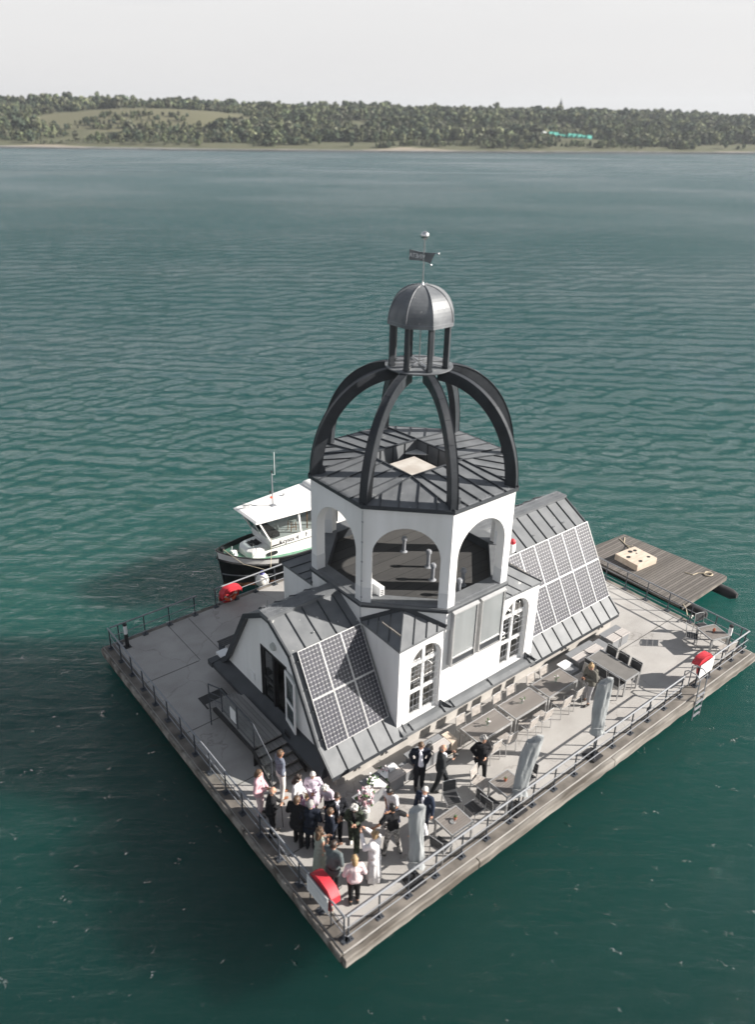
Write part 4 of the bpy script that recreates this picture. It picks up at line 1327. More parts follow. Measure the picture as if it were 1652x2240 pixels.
# --- cupola: disc, posts, dome, rod
mb = MB(); mb.lathe([(.55, -.10), (1.05, -.05), (1.09, -.02), (1.09, .01), (.3, .06), (0, .07)], (ox, oy, 11.63), 40)
part('cupola_base', mb, 'cupola', church, smooth='auto')
mb = MB()
for i in range(8):
    th = R(22.5+45*i); mb.bar((ox+.12*math.cos(th), oy+.12*math.sin(th), 11.74), (ox+.9*math.cos(th), oy+.9*math.sin(th), 11.70), .03, .03)
part('tie_rods', mb, 'steel', church)
for i in range(8):
    th = R(22.5+45*i); er = Vector((math.cos(th), math.sin(th), 0)); et = Vector((-er.y, er.x, 0))
    mb = MB(); c0 = Vector((ox, oy, 0))+er*.92
    mb.obox(c0+Vector((0, 0, 12.34)), er*.085, et*.06, Vector((0, 0, .68)))
    mb.obox(c0+Vector((0, 0, 11.70)), er*.10, et*.075, Vector((0, 0, .03)))
    part('cupola_post', mb, 'zinc_dark', church)
mb = MB(); c = math.cos(R(22.5)); prof = []
for k in range(15):
    q = PI/2*k/14; prof.append(((1.07*math.cos(q)**.9) if k < 14 else .03, 1.03*math.sin(q)+.12))
mb.lathe([(.98, -.02), (1.10, 0), (1.10, .10)]+prof, (ox, oy, 13.0), 8, 0, R(22.5))
for i in range(8):
    th = R(22.5+45*i)
    mb.tube([(ox+r_*math.cos(th), oy+r_*math.sin(th), 13.0+z) for r_, z in prof[:-1]], .022, 5)
part('dome', mb, 'cupola', church)
mb = MB(); mb.tube([(ox, oy, 11.7), (ox, oy, 15.5)], .024, 6); mb.lathe([(.07, 0), (.03, .1), (.02, .18)], (ox, oy, 14.1), 10)
part('finial_rod', mb, 'steel', church)
mb = MB(); mb.lathe([(.128*math.sin(PI*k/14), -.128*math.cos(PI*k/14)) for k in range(15)], (ox, oy, 15.58), 20)
part('finial_ball', mb, 'steel', church, smooth=True)
# weather vane, read from behind so the name is mirrored
fh = fw.copy(); fh.z = 0; fh.normalize()
vd = (rt-fh*1.0).normalized()
vc = Vector((ox, oy, 14.96)); UPV = Vector((0, 0, 1))
mb = MB(); n = 12; fr_ = []; N_ = vd.cross(UPV)
for k in range(n+1):
    u = -.58+.90*k/n; f = k/n
    wv = .155-.03*math.sin(PI*f)
    fr_.append((vc+vd*(u+(.20*max(0, f-.8)/.2*.55))+UPV*(wv+.01), vc+vd*(u-.06*max(0, f-.8)/.2)+UPV*(-wv)))
vs = [p for pr in fr_ for p in pr]+[p+N_*.012 for pr in fr_ for p in pr]; o2 = 2*(n+1)
fs = []
for k in range(n):
    fs += [(2*k, 2*k+1, 2*k+3, 2*k+2), (o2+2*k, o2+2*k+2, o2+2*k+3, o2+2*k+1), (2*k, 2*k+2, o2+2*k+2, o2+2*k), (2*k+1, o2+2*k+1, o2+2*k+3, 2*k+3)]
mb.add(vs, fs)
vane = part('weather_vane', mb, 'cupola', church)
mb = MB()
for top in (True, False):
    e = fr_[-1][0 if top else 1]; t_ = e+vd*(.13 if top else .03)+UPV*(-.01 if top else -.05)
    mb.tube([e-vd*.05, t_], .012, 5); mb.blob(t_, .032, 0, 0, 1, 10, 8)
part('vane_point', mb, 'steel', vane)
for s_ in (-1, 1):
    fm = frame_mtx(vc-vd*.26+N_*(.0175 if s_ > 0 else -.0055)-org_of(vane), vd, UPV)
    tp = text_part('VINETA', .185, fm, vane, 'sign', 'lettering', .003, mirror=True)

# --- solar panels: two rows, three columns left, six columns right
a1 = slope_pts(0, 1, -1); a2 = slope_pts(0, 2, -1)
sd_ = (a2-a1).normalized(); sn = Vector((1, 0, 0)).cross(sd_); sn = sn if sn.y < 0 else -sn
P0 = a1+sn*.13+sd_*(-.06)
PW, PL = .815, 1.575
def panel(x, row):
    o_ = Vector((x, P0.y, P0.z))+sd_*(row*(PL+.012)); ex = Vector((1, 0, 0))
    mb = MB(); f = .021; t_ = .04
    A = o_; B = o_+ex*PW; C_ = B+sd_*PL; D_ = A+sd_*PL
    for (p, q) in ((A, B), (D_, C_)): mb.bar(p+sd_*(f/2 if p is A else -f/2)-sn*t_/2, q+sd_*(f/2 if p is A else -f/2)-sn*t_/2, f, t_, 1, sn)
    for (p, q, s_) in ((A, D_, 1), (B, C_, -1)): mb.bar(p+ex*s_*f/2+sd_*f-sn*t_/2, q+ex*s_*f/2-sd_*f-sn*t_/2, f, t_, 1, sn)
    g = len(mb.f)
    mb.add([A+ex*f+sd_*f-sn*.012, B-ex*f+sd_*f-sn*.012, C_-ex*f-sd_*f-sn*.012, D_+ex*f-sd_*f-sn*.012], [(0, 1, 2, 3)], 0)
    mb.uv[g] = [(0, 0), (6, 0), (6, 12), (0, 12)]
    part('solar_panel', mb, ['solar', 'alu'], church)
for r_ in range(2):
    for k in range(3): panel(3.02+k*(PW+.008), r_)
    for k in range(6): panel(XR-.02-(k+1)*(PW+.008), r_)
mb = MB()                                       # mounting rails behind the panels
for (xa, xb) in ((2.95, 5.5), (12.3, 17.2)):
    for f_ in (.3, 1.2, 1.9, 2.8):
        p = Vector((xa, P0.y, P0.z))+sd_*f_-sn*.08; mb.bar(p, p+Vector((xb-xa, 0, 0)), .04, .06, 0, sn)
part('panel_rail', mb, 'zinc_dark', church)
# snow guards / roof hooks
mb = MB()
for x in (3.9, 4.85, 13.3, 14.4, 15.6, 16.2):
    p = slope_pts(x, 0, -1).lerp(slope_pts(x, 1, -1), .72); mb.blob(p+Vector((0, -.02, .05)), .03, 0, 0, 1, 8, 6)
part('roof_hook', mb, 'steel', church)
# little red-capped lamp on the right side of the crossing
mb = MB(); mb.box(12.28, 12.46, 6.02, 6.20, 4.35, 4.68); r_ = part('signal_lamp', mb, 'whitep', church)
mb = MB(); mb.lathe([(.10, 0), (.10, .12), (.05, .18), (0, .19)], (12.37, 6.11, 4.68), 12); part('lamp_cap', mb, 'red', r_)
mb = MB(); mb.tube([(17.0, oy, 4.6), (17.05, oy, 5.5)], .006, 4); mb.tube([(2.9, oy, 4.6), (2.9, oy, 5.1)], .005, 4); part('lightning_rod', mb, 'steel', church)
# small wall spotlights on the plinth
for x in (3.9, 5.0, 14.0, 16.3):
    mb = MB(); mb.tube([(x, oy-3.40, .35), (x, oy-3.50, .31)], [.05, .06], 10); part('wall_spotlight', mb, 'steel', church)

# ------------------------------------------------------------------ entrance landing with stairs
st = thing('stair_landing', 'dark wooden landing with steps leading up to the open chapel door', 'stairs', (2.1, 7.8, 0))
mb = MB(); mb.box(1.46, 2.52, 6.62, 9.0, .74, .80); part('landing', mb, 'stair', st)
for k in range(4):
    mb = MB(); z = .80-.16*(k+1); y = 6.62-.27*(k+1); mb.box(1.48, 2.60, y, y+.30, z-.045, z); part('step', mb, 'stair', st)
for k in range(3):
    mb = MB(); z = .80-.16*(k+1); y = 9.0+.27*k; mb.box(1.48, 2.50, y, y+.29, z-.045, z); part('step', mb, 'stair', st)
mb = MB()
mb.prism([(1.42, 5.5, .02), (1.42, 5.5, .14), (1.42, 6.6, .80), (1.42, 9.0, .80), (1.42, 9.2, .62), (1.42, 9.2, .50), (1.42, 6.7, .62)], (.04, 0, 0))
mb.prism([(2.62, 5.45, .02), (2.62, 5.45, .22), (2.62, 6.6, .92), (2.62, 6.6, .66)], (.05, 0, 0))
mb.box(1.47, 2.5, 6.64, 6.67, .0, .74)
part('stringer', mb, 'dark', st)
mb = MB()
T_ = [(1.5, 5.62, 1.02), (1.5, 6.55, 1.72), (1.5, 8.65, 1.72), (1.42, 9.1, 1.70), (1.42, 9.12, 1.72)]
mb.tube([(1.5, 5.62, .9), (1.5, 5.62, 1.05), (1.5, 6.62, 1.74), (1.5, 8.68, 1.74), (1.3, 9.15, 1.74), (1.3, 9.15, 1.6)], .022, 8)
for (x, y, z0, z1) in ((1.5, 5.62, 0, 1.03), (1.5, 6.62, .6, 1.72), (1.5, 8.66, .6, 1.73), (1.3, 9.15, 0, 1.73), (1.5, 7.65, .7, 1.73)): mb.tube([(x, y, z0), (x, y, z1)], .022, 8)
mb.tube([(1.5, 8.66, 1.4), (1.3, 9.15, 1.4)], .012, 6); mb.tube([(1.5, 8.66, 1.15), (1.3, 9.15, 1.15)], .012, 6)
part('handrail', mb, 'post', st)
mb = MB()
mb.prism([(1.5, 5.68, .20), (1.5, 6.56, .90), (1.5, 6.56, 1.62), (1.5, 5.68, .96)], (.012, 0, 0))
mb.prism([(1.5, 6.68, .86), (1.5, 7.6, .86), (1.5, 7.6, 1.64), (1.5, 6.68, 1.64)], (.012, 0, 0)); mb.prism([(1.5, 7.7, .86), (1.5, 8.6, .86), (1.5, 8.6, 1.64), (1.5, 7.7, 1.64)], (.012, 0, 0))
part('glass_panel', mb, 'glassc', st)
mb = MB(); mb.box(1.485, 1.496, 7.72, 8.08, .95, 1.45); part('notice', mb, 'sign', st)
# ------------------------------------------------------------------ railings
RZ = .88
def railing(label, P, Q, n, loc, ext0=0, ext1=0, skip=(), gaps=(), inset_end=False):
    """posts evenly from P to Q (n of them), top rail and two lower rails"""
    P = Vector((*P, 0)); Q = Vector((*Q, 0)); d = (Q-P).normalized(); r = thing('railing', label, 'railing', (P.x, P.y, 0))
    side = Vector((-d.y, d.x, 0))
    for k in range(n):
        if k in skip: continue
        c = P.lerp(Q, k/(n-1)); mb = MB()
        mb.tube([c, c+Vector((0, 0, RZ))], .024, 8)
        mb.obox(c+Vector((0, 0, .014)), d*.11, side*.10, Vector((0, 0, .008)))
        mb.prism([c+side*.10+Vector((0, 0, .02)), c-side*.10+Vector((0, 0, .02)), c+Vector((0, 0, .13))], d*.008)
        for sx in (-.08, .08):
            for sy in (-.07, .07): mb.tube([c+d*sx+side*sy+Vector((0, 0, .02)), c+d*sx+side*sy+Vector((0, 0, .05))], .012, 5)
        part('post', mb, 'post', r)
    spans = gaps if gaps else [(-ext0, (Q-P).length+ext1)]
    for (a, b) in spans:
        mb = MB(); mb.tube([P+d*a+Vector((0, 0, RZ+.01)), P+d*b+Vector((0, 0, RZ+.01))], .030, 10); part('top_rail', mb, 'galv', r, smooth='auto')
        for z in (.50, .17):
            mb = MB(); mb.tube([P+d*a+Vector((0, 0, z))-side*.03, P+d*b+Vector((0, 0, z))-side*.03], .016, 7); part('lower_rail', mb, 'galv', r, smooth='auto')
    return r
railing('long grey railing along the front right deck edge, left of the ladder', (.34, .24), (15.36, .29), 16, None, 0.06, .05)
railing('short grey railing on the front right deck edge beside the ladder and red buoy', (16.36, .28), (19.70, .28), 5, None, .02, .22)
railing('grey railing along the front left deck edge behind the wedding guests', (.23, .28), (.23, 15.22), 16, None, .04, .1)
railing('grey railing along the left end of the back deck edge', (.62, 15.3), (2.74, 15.3), 3, None, .3, 1.25)
railing('grey railing along the back deck edge behind the orange lifebuoy and boat', (3.88, 15.3), (15.6, 15.3), 13, None, .05, .4, gaps=[(1.0, 11.7)])
railing('grey railing along the right deck edge beside the wooden raft', (19.90, .55), (19.90, 15.0), 15, None, .3, .2)

# ------------------------------------------------------------------ swim ladder
r = thing('swim_ladder', 'metal swimming ladder hooked over the front right deck edge', 'ladder', (15.9, 0, 0))
for x in (15.66, 16.14):
    mb = MB(); mb.tube([(x, .42, .02), (x, .42, .92), (x, .30, 1.02), (x, .02, 1.02), (x, -.17, .88), (x, -.20, -.9)], .022, 8)
    part('side_rail', mb, 'galv', r, smooth='auto')
for z in (-.75, -.45, -.15, .15):
    mb = MB(); mb.box(15.68, 16.12, -.23, -.17, z, z+.03); part('rung', mb, 'galv', r)

# ------------------------------------------------------------------ lifebuoys
def buoy_ring(c, t, R0=.26, r0=.062):
    """ring in the plane (t, z) around c"""
    mb = MB(); t = Vector(t); c = Vector(c); n = 40
    pts = [c+t*R0*math.cos(2*PI*k/n)+Vector((0, 0, R0*math.sin(2*PI*k/n))) for k in range(n)]
    mb.tube(pts, r0, 10, 0, False, True)
    for a in (PI/2, PI, 0, -PI/2):
        q = [c+t*R0*math.cos(a+e)+Vector((0, 0, R0*math.sin(a+e))) for e in (-.12, 0, .12)]
        mb.tube(q, r0+.004, 10, 1)
    return mb
def lifebuoy(label, c, t, nrm, board, lean=0):
    c = Vector(c); t = Vector(t); nrm = Vector(nrm); UP = Vector((0, 0, 1))
    r = thing('lifebuoy', label, 'lifebuoy', (c.x, c.y, 0))
    mb = buoy_ring(c, t); part('ring', mb, ['orange', 'sign'], r, smooth=True)
    mb = MB()           # stiff hood: back sheet plus bent roof
    def p(u, v, d): return c+t*u+UP*v+nrm*d
    hood = [(-.47, .00), (-.45, .20), (-.28, .37), (0, .42), (.30, .39), (.48, .24), (.50, .16)]
    f_ = [p(u, v, .16) for u, v in hood]; b_ = [p(u, v+.02, -.12) for u, v in hood]
    n = len(hood)
    mb.add(f_+b_, [(i, i+1, n+i+1, n+i) for i in range(n-1)])
    dk = [(-.50, -.06), (-.44, -.22), (-.28, -.36), (-.02, -.42), (.26, -.36), (.42, -.20), (.50, .06)]
    back = [p(u, v, -.12) for u, v in hood]+[p(u, v, -.12) for u, v in reversed(dk)]
    mb.add(back, [tuple(range(len(back)))])
    m_ = [p(u, v, -.05) for u, v in dk]; bk = [p(u, v, -.12) for u, v in dk]; k = len(dk)
    mb.add(m_+bk, [(i, i+1, k+i+1, k+i) for i in range(k-1)])
    fr = [p(u, v, .16) for u, v in hood]; lo = [p(u*.98, v-.20+.06*abs(u), .17) for u, v in hood]
    mb.add(fr+lo, [(i, i+1, n+i+1, n+i) for i in range(n-1)])
    part('cover', mb, 'red', r, smooth='auto')
    mb = MB(); mb.tube([p(-.42, .10, .1), p(-.2, -.02, .15), (p(0, .04, .16)), p(.25, .22, .14), p(.45, .3, .1)], .008, 5)
    mb.tube([p(-.5, -.3, -.10), p(-.5, .02, -.1)], .012, 5); part('grab_line', mb, 'rope', r)
    mb = MB()
    for s_ in (-.46, .46): mb.tube([p(s_, -c.z, -.14), p(s_, .1, -.14)], .02, 7)
    part('stand', mb, 'post', r)
    if board:
        mb = MB(); mb.obox(p(.05, -.02, -.20), t*.46, UP*.29, nrm*.008); bd = part('notice_board', mb, 'sign', r)
        mb = MB(); rnd = random.Random(int(c.x*7))
        for row in range(6):
            L_ = rnd.uniform(.5, .78); mb.obox(p(.05-(.39-L_/2)*board*-1, .17-.065*row, -.2095), t*L_/2, UP*(.018 if row == 0 else .007), nrm*.001)
        part('printed_lines', mb, 'inkr', bd)
    return r
lifebuoy('orange lifebuoy ring under its red hood at the back deck edge by the boat', (5.52, 15.22, .42), (1, 0, 0), (0, -1, 0), 0)
lifebuoy('red covered lifebuoy with white board beside the swim ladder', (16.72, .36, .78), (-1, 0, 0), (0, 1, 0), 1)
lifebuoy('red covered lifebuoy with white board at the bottom corner of the deck', (.34, 1.25, .72), (0, 1, 0), (1, 0, 0), 1)

# ------------------------------------------------------------------ bollard lamps
for (x, y, lb) in ((19.45, .78, 'white and black bollard lamp at the right corner behind the corner table'), (.78, 14.95, 'white and black bollard lamp at the far left corner of the deck')):
    r = thing('bollard_lamp', lb, 'bollard lamp', (x, y, 0), 0, 'bollard lamps on the deck corners')
    mb = MB(); mb.lathe([(.075, 0), (.075, .62)], (x, y, 0), 14); mb.box(x-.13, x+.13, y-.13, y+.13, .0, .012); part('post', mb, 'dark', r, smooth='auto')
    mb = MB(); mb.lathe([(.072, .62), (.072, 1.0)], (x, y, 0), 14); part('lamp_glass', mb, 'sign', r, smooth='auto')
    mb = MB(); mb.lathe([(.08, 1.0), (.08, 1.08), (0, 1.10)], (x, y, 0), 14); part('cap', mb, 'dark', r, smooth='auto')
# small notices on the railing
for (x, lb) in ((13.4, 'small dark notice fixed low on the front railing left of the ladder'),):
    mb = MB(); mb.box(x-.14, x+.14, .315, .325, .35, .58); solo('notice', mb, 'post', lb, 'sign', (x, .32, .46))
# cable coil on the ground near the door side, and door mat
mb = MB(); mb.box(1.55, 2.5, 9.9, 10.6, .005, .025); solo('door_mat', mb, 'dark', 'dark mat lying at the foot of the far steps', 'mat', (2.0, 10.2, 0))

# ------------------------------------------------------------------ furniture
def make_chair(name, slat, legs='alu', arms=False):
    t = thing(name, 'x', 'chair')
    mb = MB()
    for k in range(5): mb.box(-.21+.086*k, -.21+.086*k+.078, -.215, .215, .435, .455)
    part('seat', mb, slat, t, world=False)
    mb = MB()
    for k in range(3):
        z0 = .54+.115*k; x0 = -.215-.035*(z0-.44)/.3; x1 = -.215-.035*(z0+.1-.44)/.3
        mb.prism([(x0, -.205, z0), (x0-.016, -.205, z0), (x1-.016, -.205, z0+.10), (x1, -.205, z0+.10)], (0, .41, 0))
    part('backrest', mb, slat, t, world=False)
    for s in (-1, 1):
        mb = MB(); mb.tube([(.21, s*.225, 0), (.20, s*.225, .44)], .013, 6); part('leg', mb, legs, t, world=False)
        mb = MB(); mb.tube([(-.24, s*.225, 0), (-.205, s*.225, .44), (-.235, s*.222, .68), (-.275, s*.215, .89)], .014, 6); part('leg', mb, legs, t, world=False)
    mb = MB(); 
    for s in (-1, 1): mb.bar((-.21, s*.225, .44), (.21, s*.225, .44), .024, .03)
    mb.bar((.20, -.22, .43), (.20, .22, .43), .022, .03); mb.bar((-.21, -.22, .43), (-.21, .22, .43), .022, .03)
    part('seat_frame', mb, legs, t, world=False)
    mb = MB(); mb.tube([(-.275, -.215, .885), (-.282, 0, .90), (-.275, .215, .885)], .012, 6); part('top_bar', mb, legs, t, world=False)
    return t
cw = make_chair('slatted_chair', 'slatw'); cdk = make_chair('slatted_chair', 'slatd')
used = {}
def chair(x, y, rz, label, group, dark=False, z=0.0):
    k = 'd' if dark else 'w'; p_ = cdk if dark else cw
    o = put(p_, used.get(k), (x, y, z), R(rz), label, group); used[k] = True; return o

def table(label, x0, x1, y0, y1, h=.72, mt='plankt', top_plain=None, group=None, name='slatted_table'):
    r = thing(name, label, 'table', ((x0+x1)/2, (y0+y1)/2, 0), 0, group)
    mb = MB(); mb.box(x0+.03, x1-.03, y0+.03, y1-.03, h-.028, h); part('tabletop', mb, top_plain or mt, r)
    mb = MB()
    mb.box(x0, x1, y0, y0+.03, h-.06, h+.004); mb.box(x0, x1, y1-.03, y1, h-.06, h+.004); mb.box(x0, x0+.03, y0+.03, y1-.03, h-.06, h+.004); mb.box(x1-.03, x1, y0+.03, y1-.03, h-.06, h+.004)
    part('frame', mb, 'alu', r)
    for x in (x0+.002, x1-.052):
        for y in (y0+.002, y1-.052):
            mb = MB(); mb.box(x, x+.05, y, y+.05, 0, h-.06); part('leg', mb, 'alu', r)
    return r
def jar(x, y, z, label, seed):
    r = thing('flower_jar', label, 'flower jar', (x, y, z), 0, 'flower jars on the outdoor tables')
    mb = MB(); mb.lathe([(.035, 0), (.042, .02), (.042, .09), (.032, .11)], (x, y, z+.003), 12); part('jar', mb, 'jar', r, smooth='auto')
    mb = MB(); rnd = random.Random(seed)
    for k in range(7):
        a = rnd.uniform(0, 6.28); q = (x+.07*math.cos(a), y+.07*math.sin(a), z+.17+rnd.uniform(0, .06)); mb.tube([(x, y, z+.03), q], .004, 4, 0); mb.blob(q, .028, 1 if k % 2 else 0, .3, k, 6, 4)
    part('flowers', mb, ['leaf', 'petal'], r)
g1 = 'long row of slatted tables in front of the church'
table('leftmost slatted table of the long row, nearest the wedding guests', 7.33, 8.93, 2.53, 3.36, group=g1)
table('middle slatted table of the long row in front of the church', 9.12, 10.72, 2.55, 3.38, group=g1)
table('rightmost slatted table of the long row, beside the woman with a backpack', 10.86, 12.42, 2.58, 3.42, group=g1)
jar(8.15, 2.93, .725, 'small glass flower jar on the leftmost table of the long row', 1)
jar(9.88, 2.97, .725, 'small glass flower jar on the middle table of the long row', 2)
jar(11.7, 3.0, .725, 'small glass flower jar on the rightmost table of the long row', 3)
gw = 'chairs on the wall side of the long table row'; gf = 'chairs on the water side of the long table row'
wl = ['first', 'second', 'third', 'fourth', 'fifth', 'sixth']
for k, (x, a) in enumerate(((7.65, -90), (8.38, -92), (9.42, -88), (10.10, -91), (11.15, -90), (11.85, -89))):
    chair(x, 3.42, a, '%s slatted chair from the left on the wall side of the long table row' % wl[k], gw)
for k, (x, a, dy) in enumerate(((7.72, 91, 0), (8.42, 88, .05), (9.50, 92, 0), (10.20, 90, .04), (11.22, 89, .02), (11.92, 92, 0))):
    chair(x, 2.36-dy, a, '%s slatted chair from the left on the water side of the long table row' % wl[k], gf)
chair(12.95, 2.75, 175, 'grey chair at the right head of the long table row behind the woman', None)
# big table with stacked chairs
table('large plain table with black chairs stacked on both long sides', 13.72, 14.55, 1.50, 3.18, mt='tabg')
ga = 'black chairs stacked left of the large table'; gb = 'black chairs tucked right of the large table'
for j, y in enumerate((2.80, 2.28, 1.76)):
    for k in range(3):
        chair(13.62-.02*k, y, 0, '%s black chair of the %s stack left of the large table' % (('bottom', 'middle', 'top')[k], ('far', 'middle', 'near')[j]), ga, True, z=.07*k)
for j, y in enumerate((2.85, 2.33, 1.80)):
    for k in range(2):
        chair(14.50+.02*k, y, 180, '%s black chair of the %s pair right of the large table' % (('lower', 'upper')[k], ('far', 'middle', 'near')[j]), gb, True, z=.07*k)
# corner table
rc_ = thing('slatted_table', 'slatted square table in the right corner of the deck', 'table', (18.98, 1.20, 0), R(-19))
mb = MB(); mb.box(-.42, .42, -.42, .42, .692, .72); part('tabletop', mb, 'plankt', rc_, world=False)
mb = MB()
for a in (0, 90, 180, 270):
    c_, s_ = math.cos(R(a)), math.sin(R(a)); mb.obox((c_*.415, s_*.415, .695), (c_*.017, s_*.017, 0), (-s_*.432, c_*.432, 0), (0, 0, .03))
part('frame', mb, 'alu', rc_, world=False)
for sx in (-1, 1):
    for sy in (-1, 1): mb = MB(); mb.box(sx*.39-.035, sx*.39+.035, sy*.39-.035, sy*.39+.035, 0, .665); part('leg', mb, 'alu', rc_, world=False)
gc = 'chairs around the corner table'
chair(19.42, 1.85, -108, 'dark slatted chair between the corner table and the right railing', gc, True)
chair(18.48, 1.75, -60, 'dark slatted chair on the church side of the corner table', gc, True)
chair(18.75, .52, 80, 'grey slatted chair pushed under the corner table beside the front railing', gc)
def pot(x, y, z, label, r0=.05):
    r = thing('flower_pot', label, 'flower pot', (x, y, z), 0, 'small clay pots on the tables')
    mb = MB(); mb.lathe([(r0*.7, 0), (r0, .07), (r0*1.15, .07), (r0*1.15, .095), (r0*.9, .095), (r0*.85, .07)], (x, y, z+.003), 14); part('pot', mb, 'terra', r, smooth='auto')
    mb = MB(); rnd = random.Random(int(x*9))
    for k in range(6): mb.blob((x+rnd.uniform(-.03, .03), y+rnd.uniform(-.03, .03), z+.11+rnd.uniform(0, .03)), .024, 0, .3, k, 6, 4)
    part('plant', mb, 'terra' if x > 18 else 'leaf', r)
pot(19.0, 1.2, .72, 'terracotta pot on the corner table')
# two tables near the umbrellas
table('small slatted table behind the lowest parasol, nearest the bottom corner', 4.16, 5.00, .48, 1.20, group='small square tables by the front railing')
table('small slatted table behind the middle leaning parasol', 6.41, 7.24, .47, 1.24, group='small square tables by the front railing')
pot(4.62, .84, .72, 'terracotta pot with saucer on the table nearest the bottom corner', .045)
pot(6.83, .95, .72, 'terracotta pot on the table behind the leaning parasol', .045)
mb = MB(); mb.lathe([(.07, 0), (.085, .015), (.075, .02)], (4.50, .82, .728), 16); solo('saucer', mb, 'steel', 'round metal ashtray beside the clay pot on the nearest small table', 'ashtray', (4.5, .82, .728))
g2 = 'chairs around the two small tables by the front railing'
chair(5.28, 1.62, -112, 'dark slatted chair facing the nearest small table from the church side', g2, True)
chair(5.58, .98, 178, 'dark slatted chair turned to the right side of the nearest small table', g2, True)
chair(3.88, .62, 12, 'dark chair on the left side of the nearest small table beside the parasol', g2, True)
chair(6.42, 1.55, -75, 'grey slatted chair behind the woman in black at the middle small table', g2)
chair(6.05, .78, 8, 'dark slatted chair left of the middle small table', g2, True)
chair(7.70, .85, 184, 'dark slatted chair right of the leaning parasol', g2, True)

# ------------------------------------------------------------------ closed parasols
def parasol(label, base, top, zc0, seed, flat=1.0, wid=.20, ang=0):
    bx, by = base; r = thing('parasol', label, 'parasol', (bx, by, 0), 0, 'closed parasols in grey covers along the front railing')
    mb = MB(); mb.tube([(bx, by, .02), (bx+(top[0]-bx)*.9, by+(top[1]-by)*.9, top[2]*.9)], .027, 8); part('pole', mb, 'post', r)
    mb = MB(); mb.box(bx-.24, bx+.24, by-.24, by+.24, .004, .06); mb.lathe([(.06, .06), (.05, .30)], (bx, by, 0), 10); part('base', mb, 'dark', r)
    mb = MB(); rnd = random.Random(seed); n = 36; K = 24; vs = []; fs = []
    T = Vector(top); B = Vector((bx, by, zc0)); ax = (T-B)
    cv = [rnd.uniform(0, 6.28) for _ in range(6)]
    e1 = Vector((math.cos(ang), math.sin(ang), 0)); e2 = Vector((-e1.y, e1.x, 0))
    for k in range(K+1):
        f = k/K
        w_ = wid*(.92+.06*math.sin(f*7+seed))
        if f < .16: w_ *= .80+.35*abs(f-.10)/.10
        if f > .96: w_ *= .8 if k < K else .12
        c_ = B+ax*min(f, .985)+e1*.03*math.sin(f*4+seed)
        for j in range(n):
            a = 2*PI*j/n
            fold = .17*abs(math.sin(2.5*a+cv[0]+f*1.6))+.15*abs(math.sin(4.5*a+cv[1]-f*2.4))-.14
            q = w_*(1+fold+.03*math.sin(9*a+f*17+cv[2]))
            zz = (.26*math.cos(a-.3) if k >= K-1 else 0)*wid*2+(.05*math.sin(3*a+cv[3]) if k == 0 else 0)
            vs.append(c_+e1*q*math.cos(a)+e2*q*math.sin(a)*flat+Vector((0, 0, zz)))
    for k in range(K):
        for j in range(n): fs.append((k*n+j, k*n+(j+1) % n, (k+1)*n+(j+1) % n, (k+1)*n+j))
    fs.append(tuple(range(n-1, -1, -1))); fs.append(tuple(K*n+j for j in range(n)))
    mb.add(vs, fs); part('cover', mb, 'cover', r, smooth='auto')
    mb = MB(); c_ = B+ax*.13; mb.tube([c_+e1*(wid*1.2)*math.cos(2*PI*j/20)+e2*(wid*1.06*flat)*math.sin(2*PI*j/20) for j in range(20)], .012, 5, closed=True); part('strap', mb, 'cover', r)
parasol('upright closed parasol in a grey cover in front of the woman with a backpack', (10.48, .40), (10.55, .46, 3.05), .95, 3, .42, .235, R(-38))
parasol('closed parasol in a wrinkled grey cover leaning to the right by the middle small table', (6.83, .42), (7.32, .44, 2.55), .60, 9, .42, .24, R(-38))
parasol('closed parasol in a grey cover nearest the bottom corner, in front of the old man', (2.76, .46), (2.80, .52, 2.72), .55, 14, .48, .20, R(-38))

# ------------------------------------------------------------------ benches along the wall
def bench(label, x0, x1, y0, y1, h=.50, strap=True, group='storage benches along the church wall', back=True):
    r = thing('storage_bench', label, 'bench', ((x0+x1)/2, (y0+y1)/2, 0), 0, group); ym = y0+(y1-y0)*.62
    mb = MB(); mb.box(x0+.03, x1-.03, y0+.03, y1-.02, 0, h-.04); part('box', mb, 'boxg', r)
    mb = MB(); mb.box(x0, x1, y0, ym, h-.036, h); part('lid', mb, 'boxw', r, bevel=.004)
    if back: mb = MB(); mb.box(x0-.04, x1-.06, ym+.02, y1+.03, h-.035, h+.02); part('rear_shelf', mb, 'boxg', r)
    if strap: xm_ = (x0+x1)/2; mb = MB(); mb.box(xm_-.02, xm_+.02, y0-.004, ym+.004, h+.001, h+.006); mb.box(xm_-.02, xm_+.02, y0-.006, y0-.002, .02, h+.006); part('strap', mb, 'dark', r)
    return r
bench('rightmost storage bench against the wall, standing alone on the sunlit deck', 15.58, 16.68, 3.32, 3.92)
bench('storage bench against the wall beside the large table with stacked chairs', 13.50, 14.98, 3.32, 3.92)
mb = MB(); mb.box(15.02, 15.4, 3.38, 3.86, .0, .44); solo('storage_box', mb, 'boxg', 'low grey box between the two right benches', 'box', (15.2, 3.6, 0))
r = thing('storage_box', 'low white topped box left of the bench behind the photographer', 'box', (13.1, 3.5, 0))
mb = MB(); mb.box(12.88, 13.36, 3.18, 3.82, 0, .36); part('box', mb, 'boxg', r)
mb = MB(); mb.box(12.86, 13.38, 3.5, 3.84, .362, .40); part('lid', mb, 'whitep', r)
bench('storage bench carrying the black handbag behind the two men in suits', 5.28, 6.80, 3.24, 3.74, .52)
bench('storage bench covered with bouquets beside the flower arrangement', 3.46, 4.78, 3.14, 3.70, .52)
bench('narrow pale bench between the bouquet bench and the man in the open jacket', 4.88, 5.22, 3.22, 3.66, .42, False, back=False)
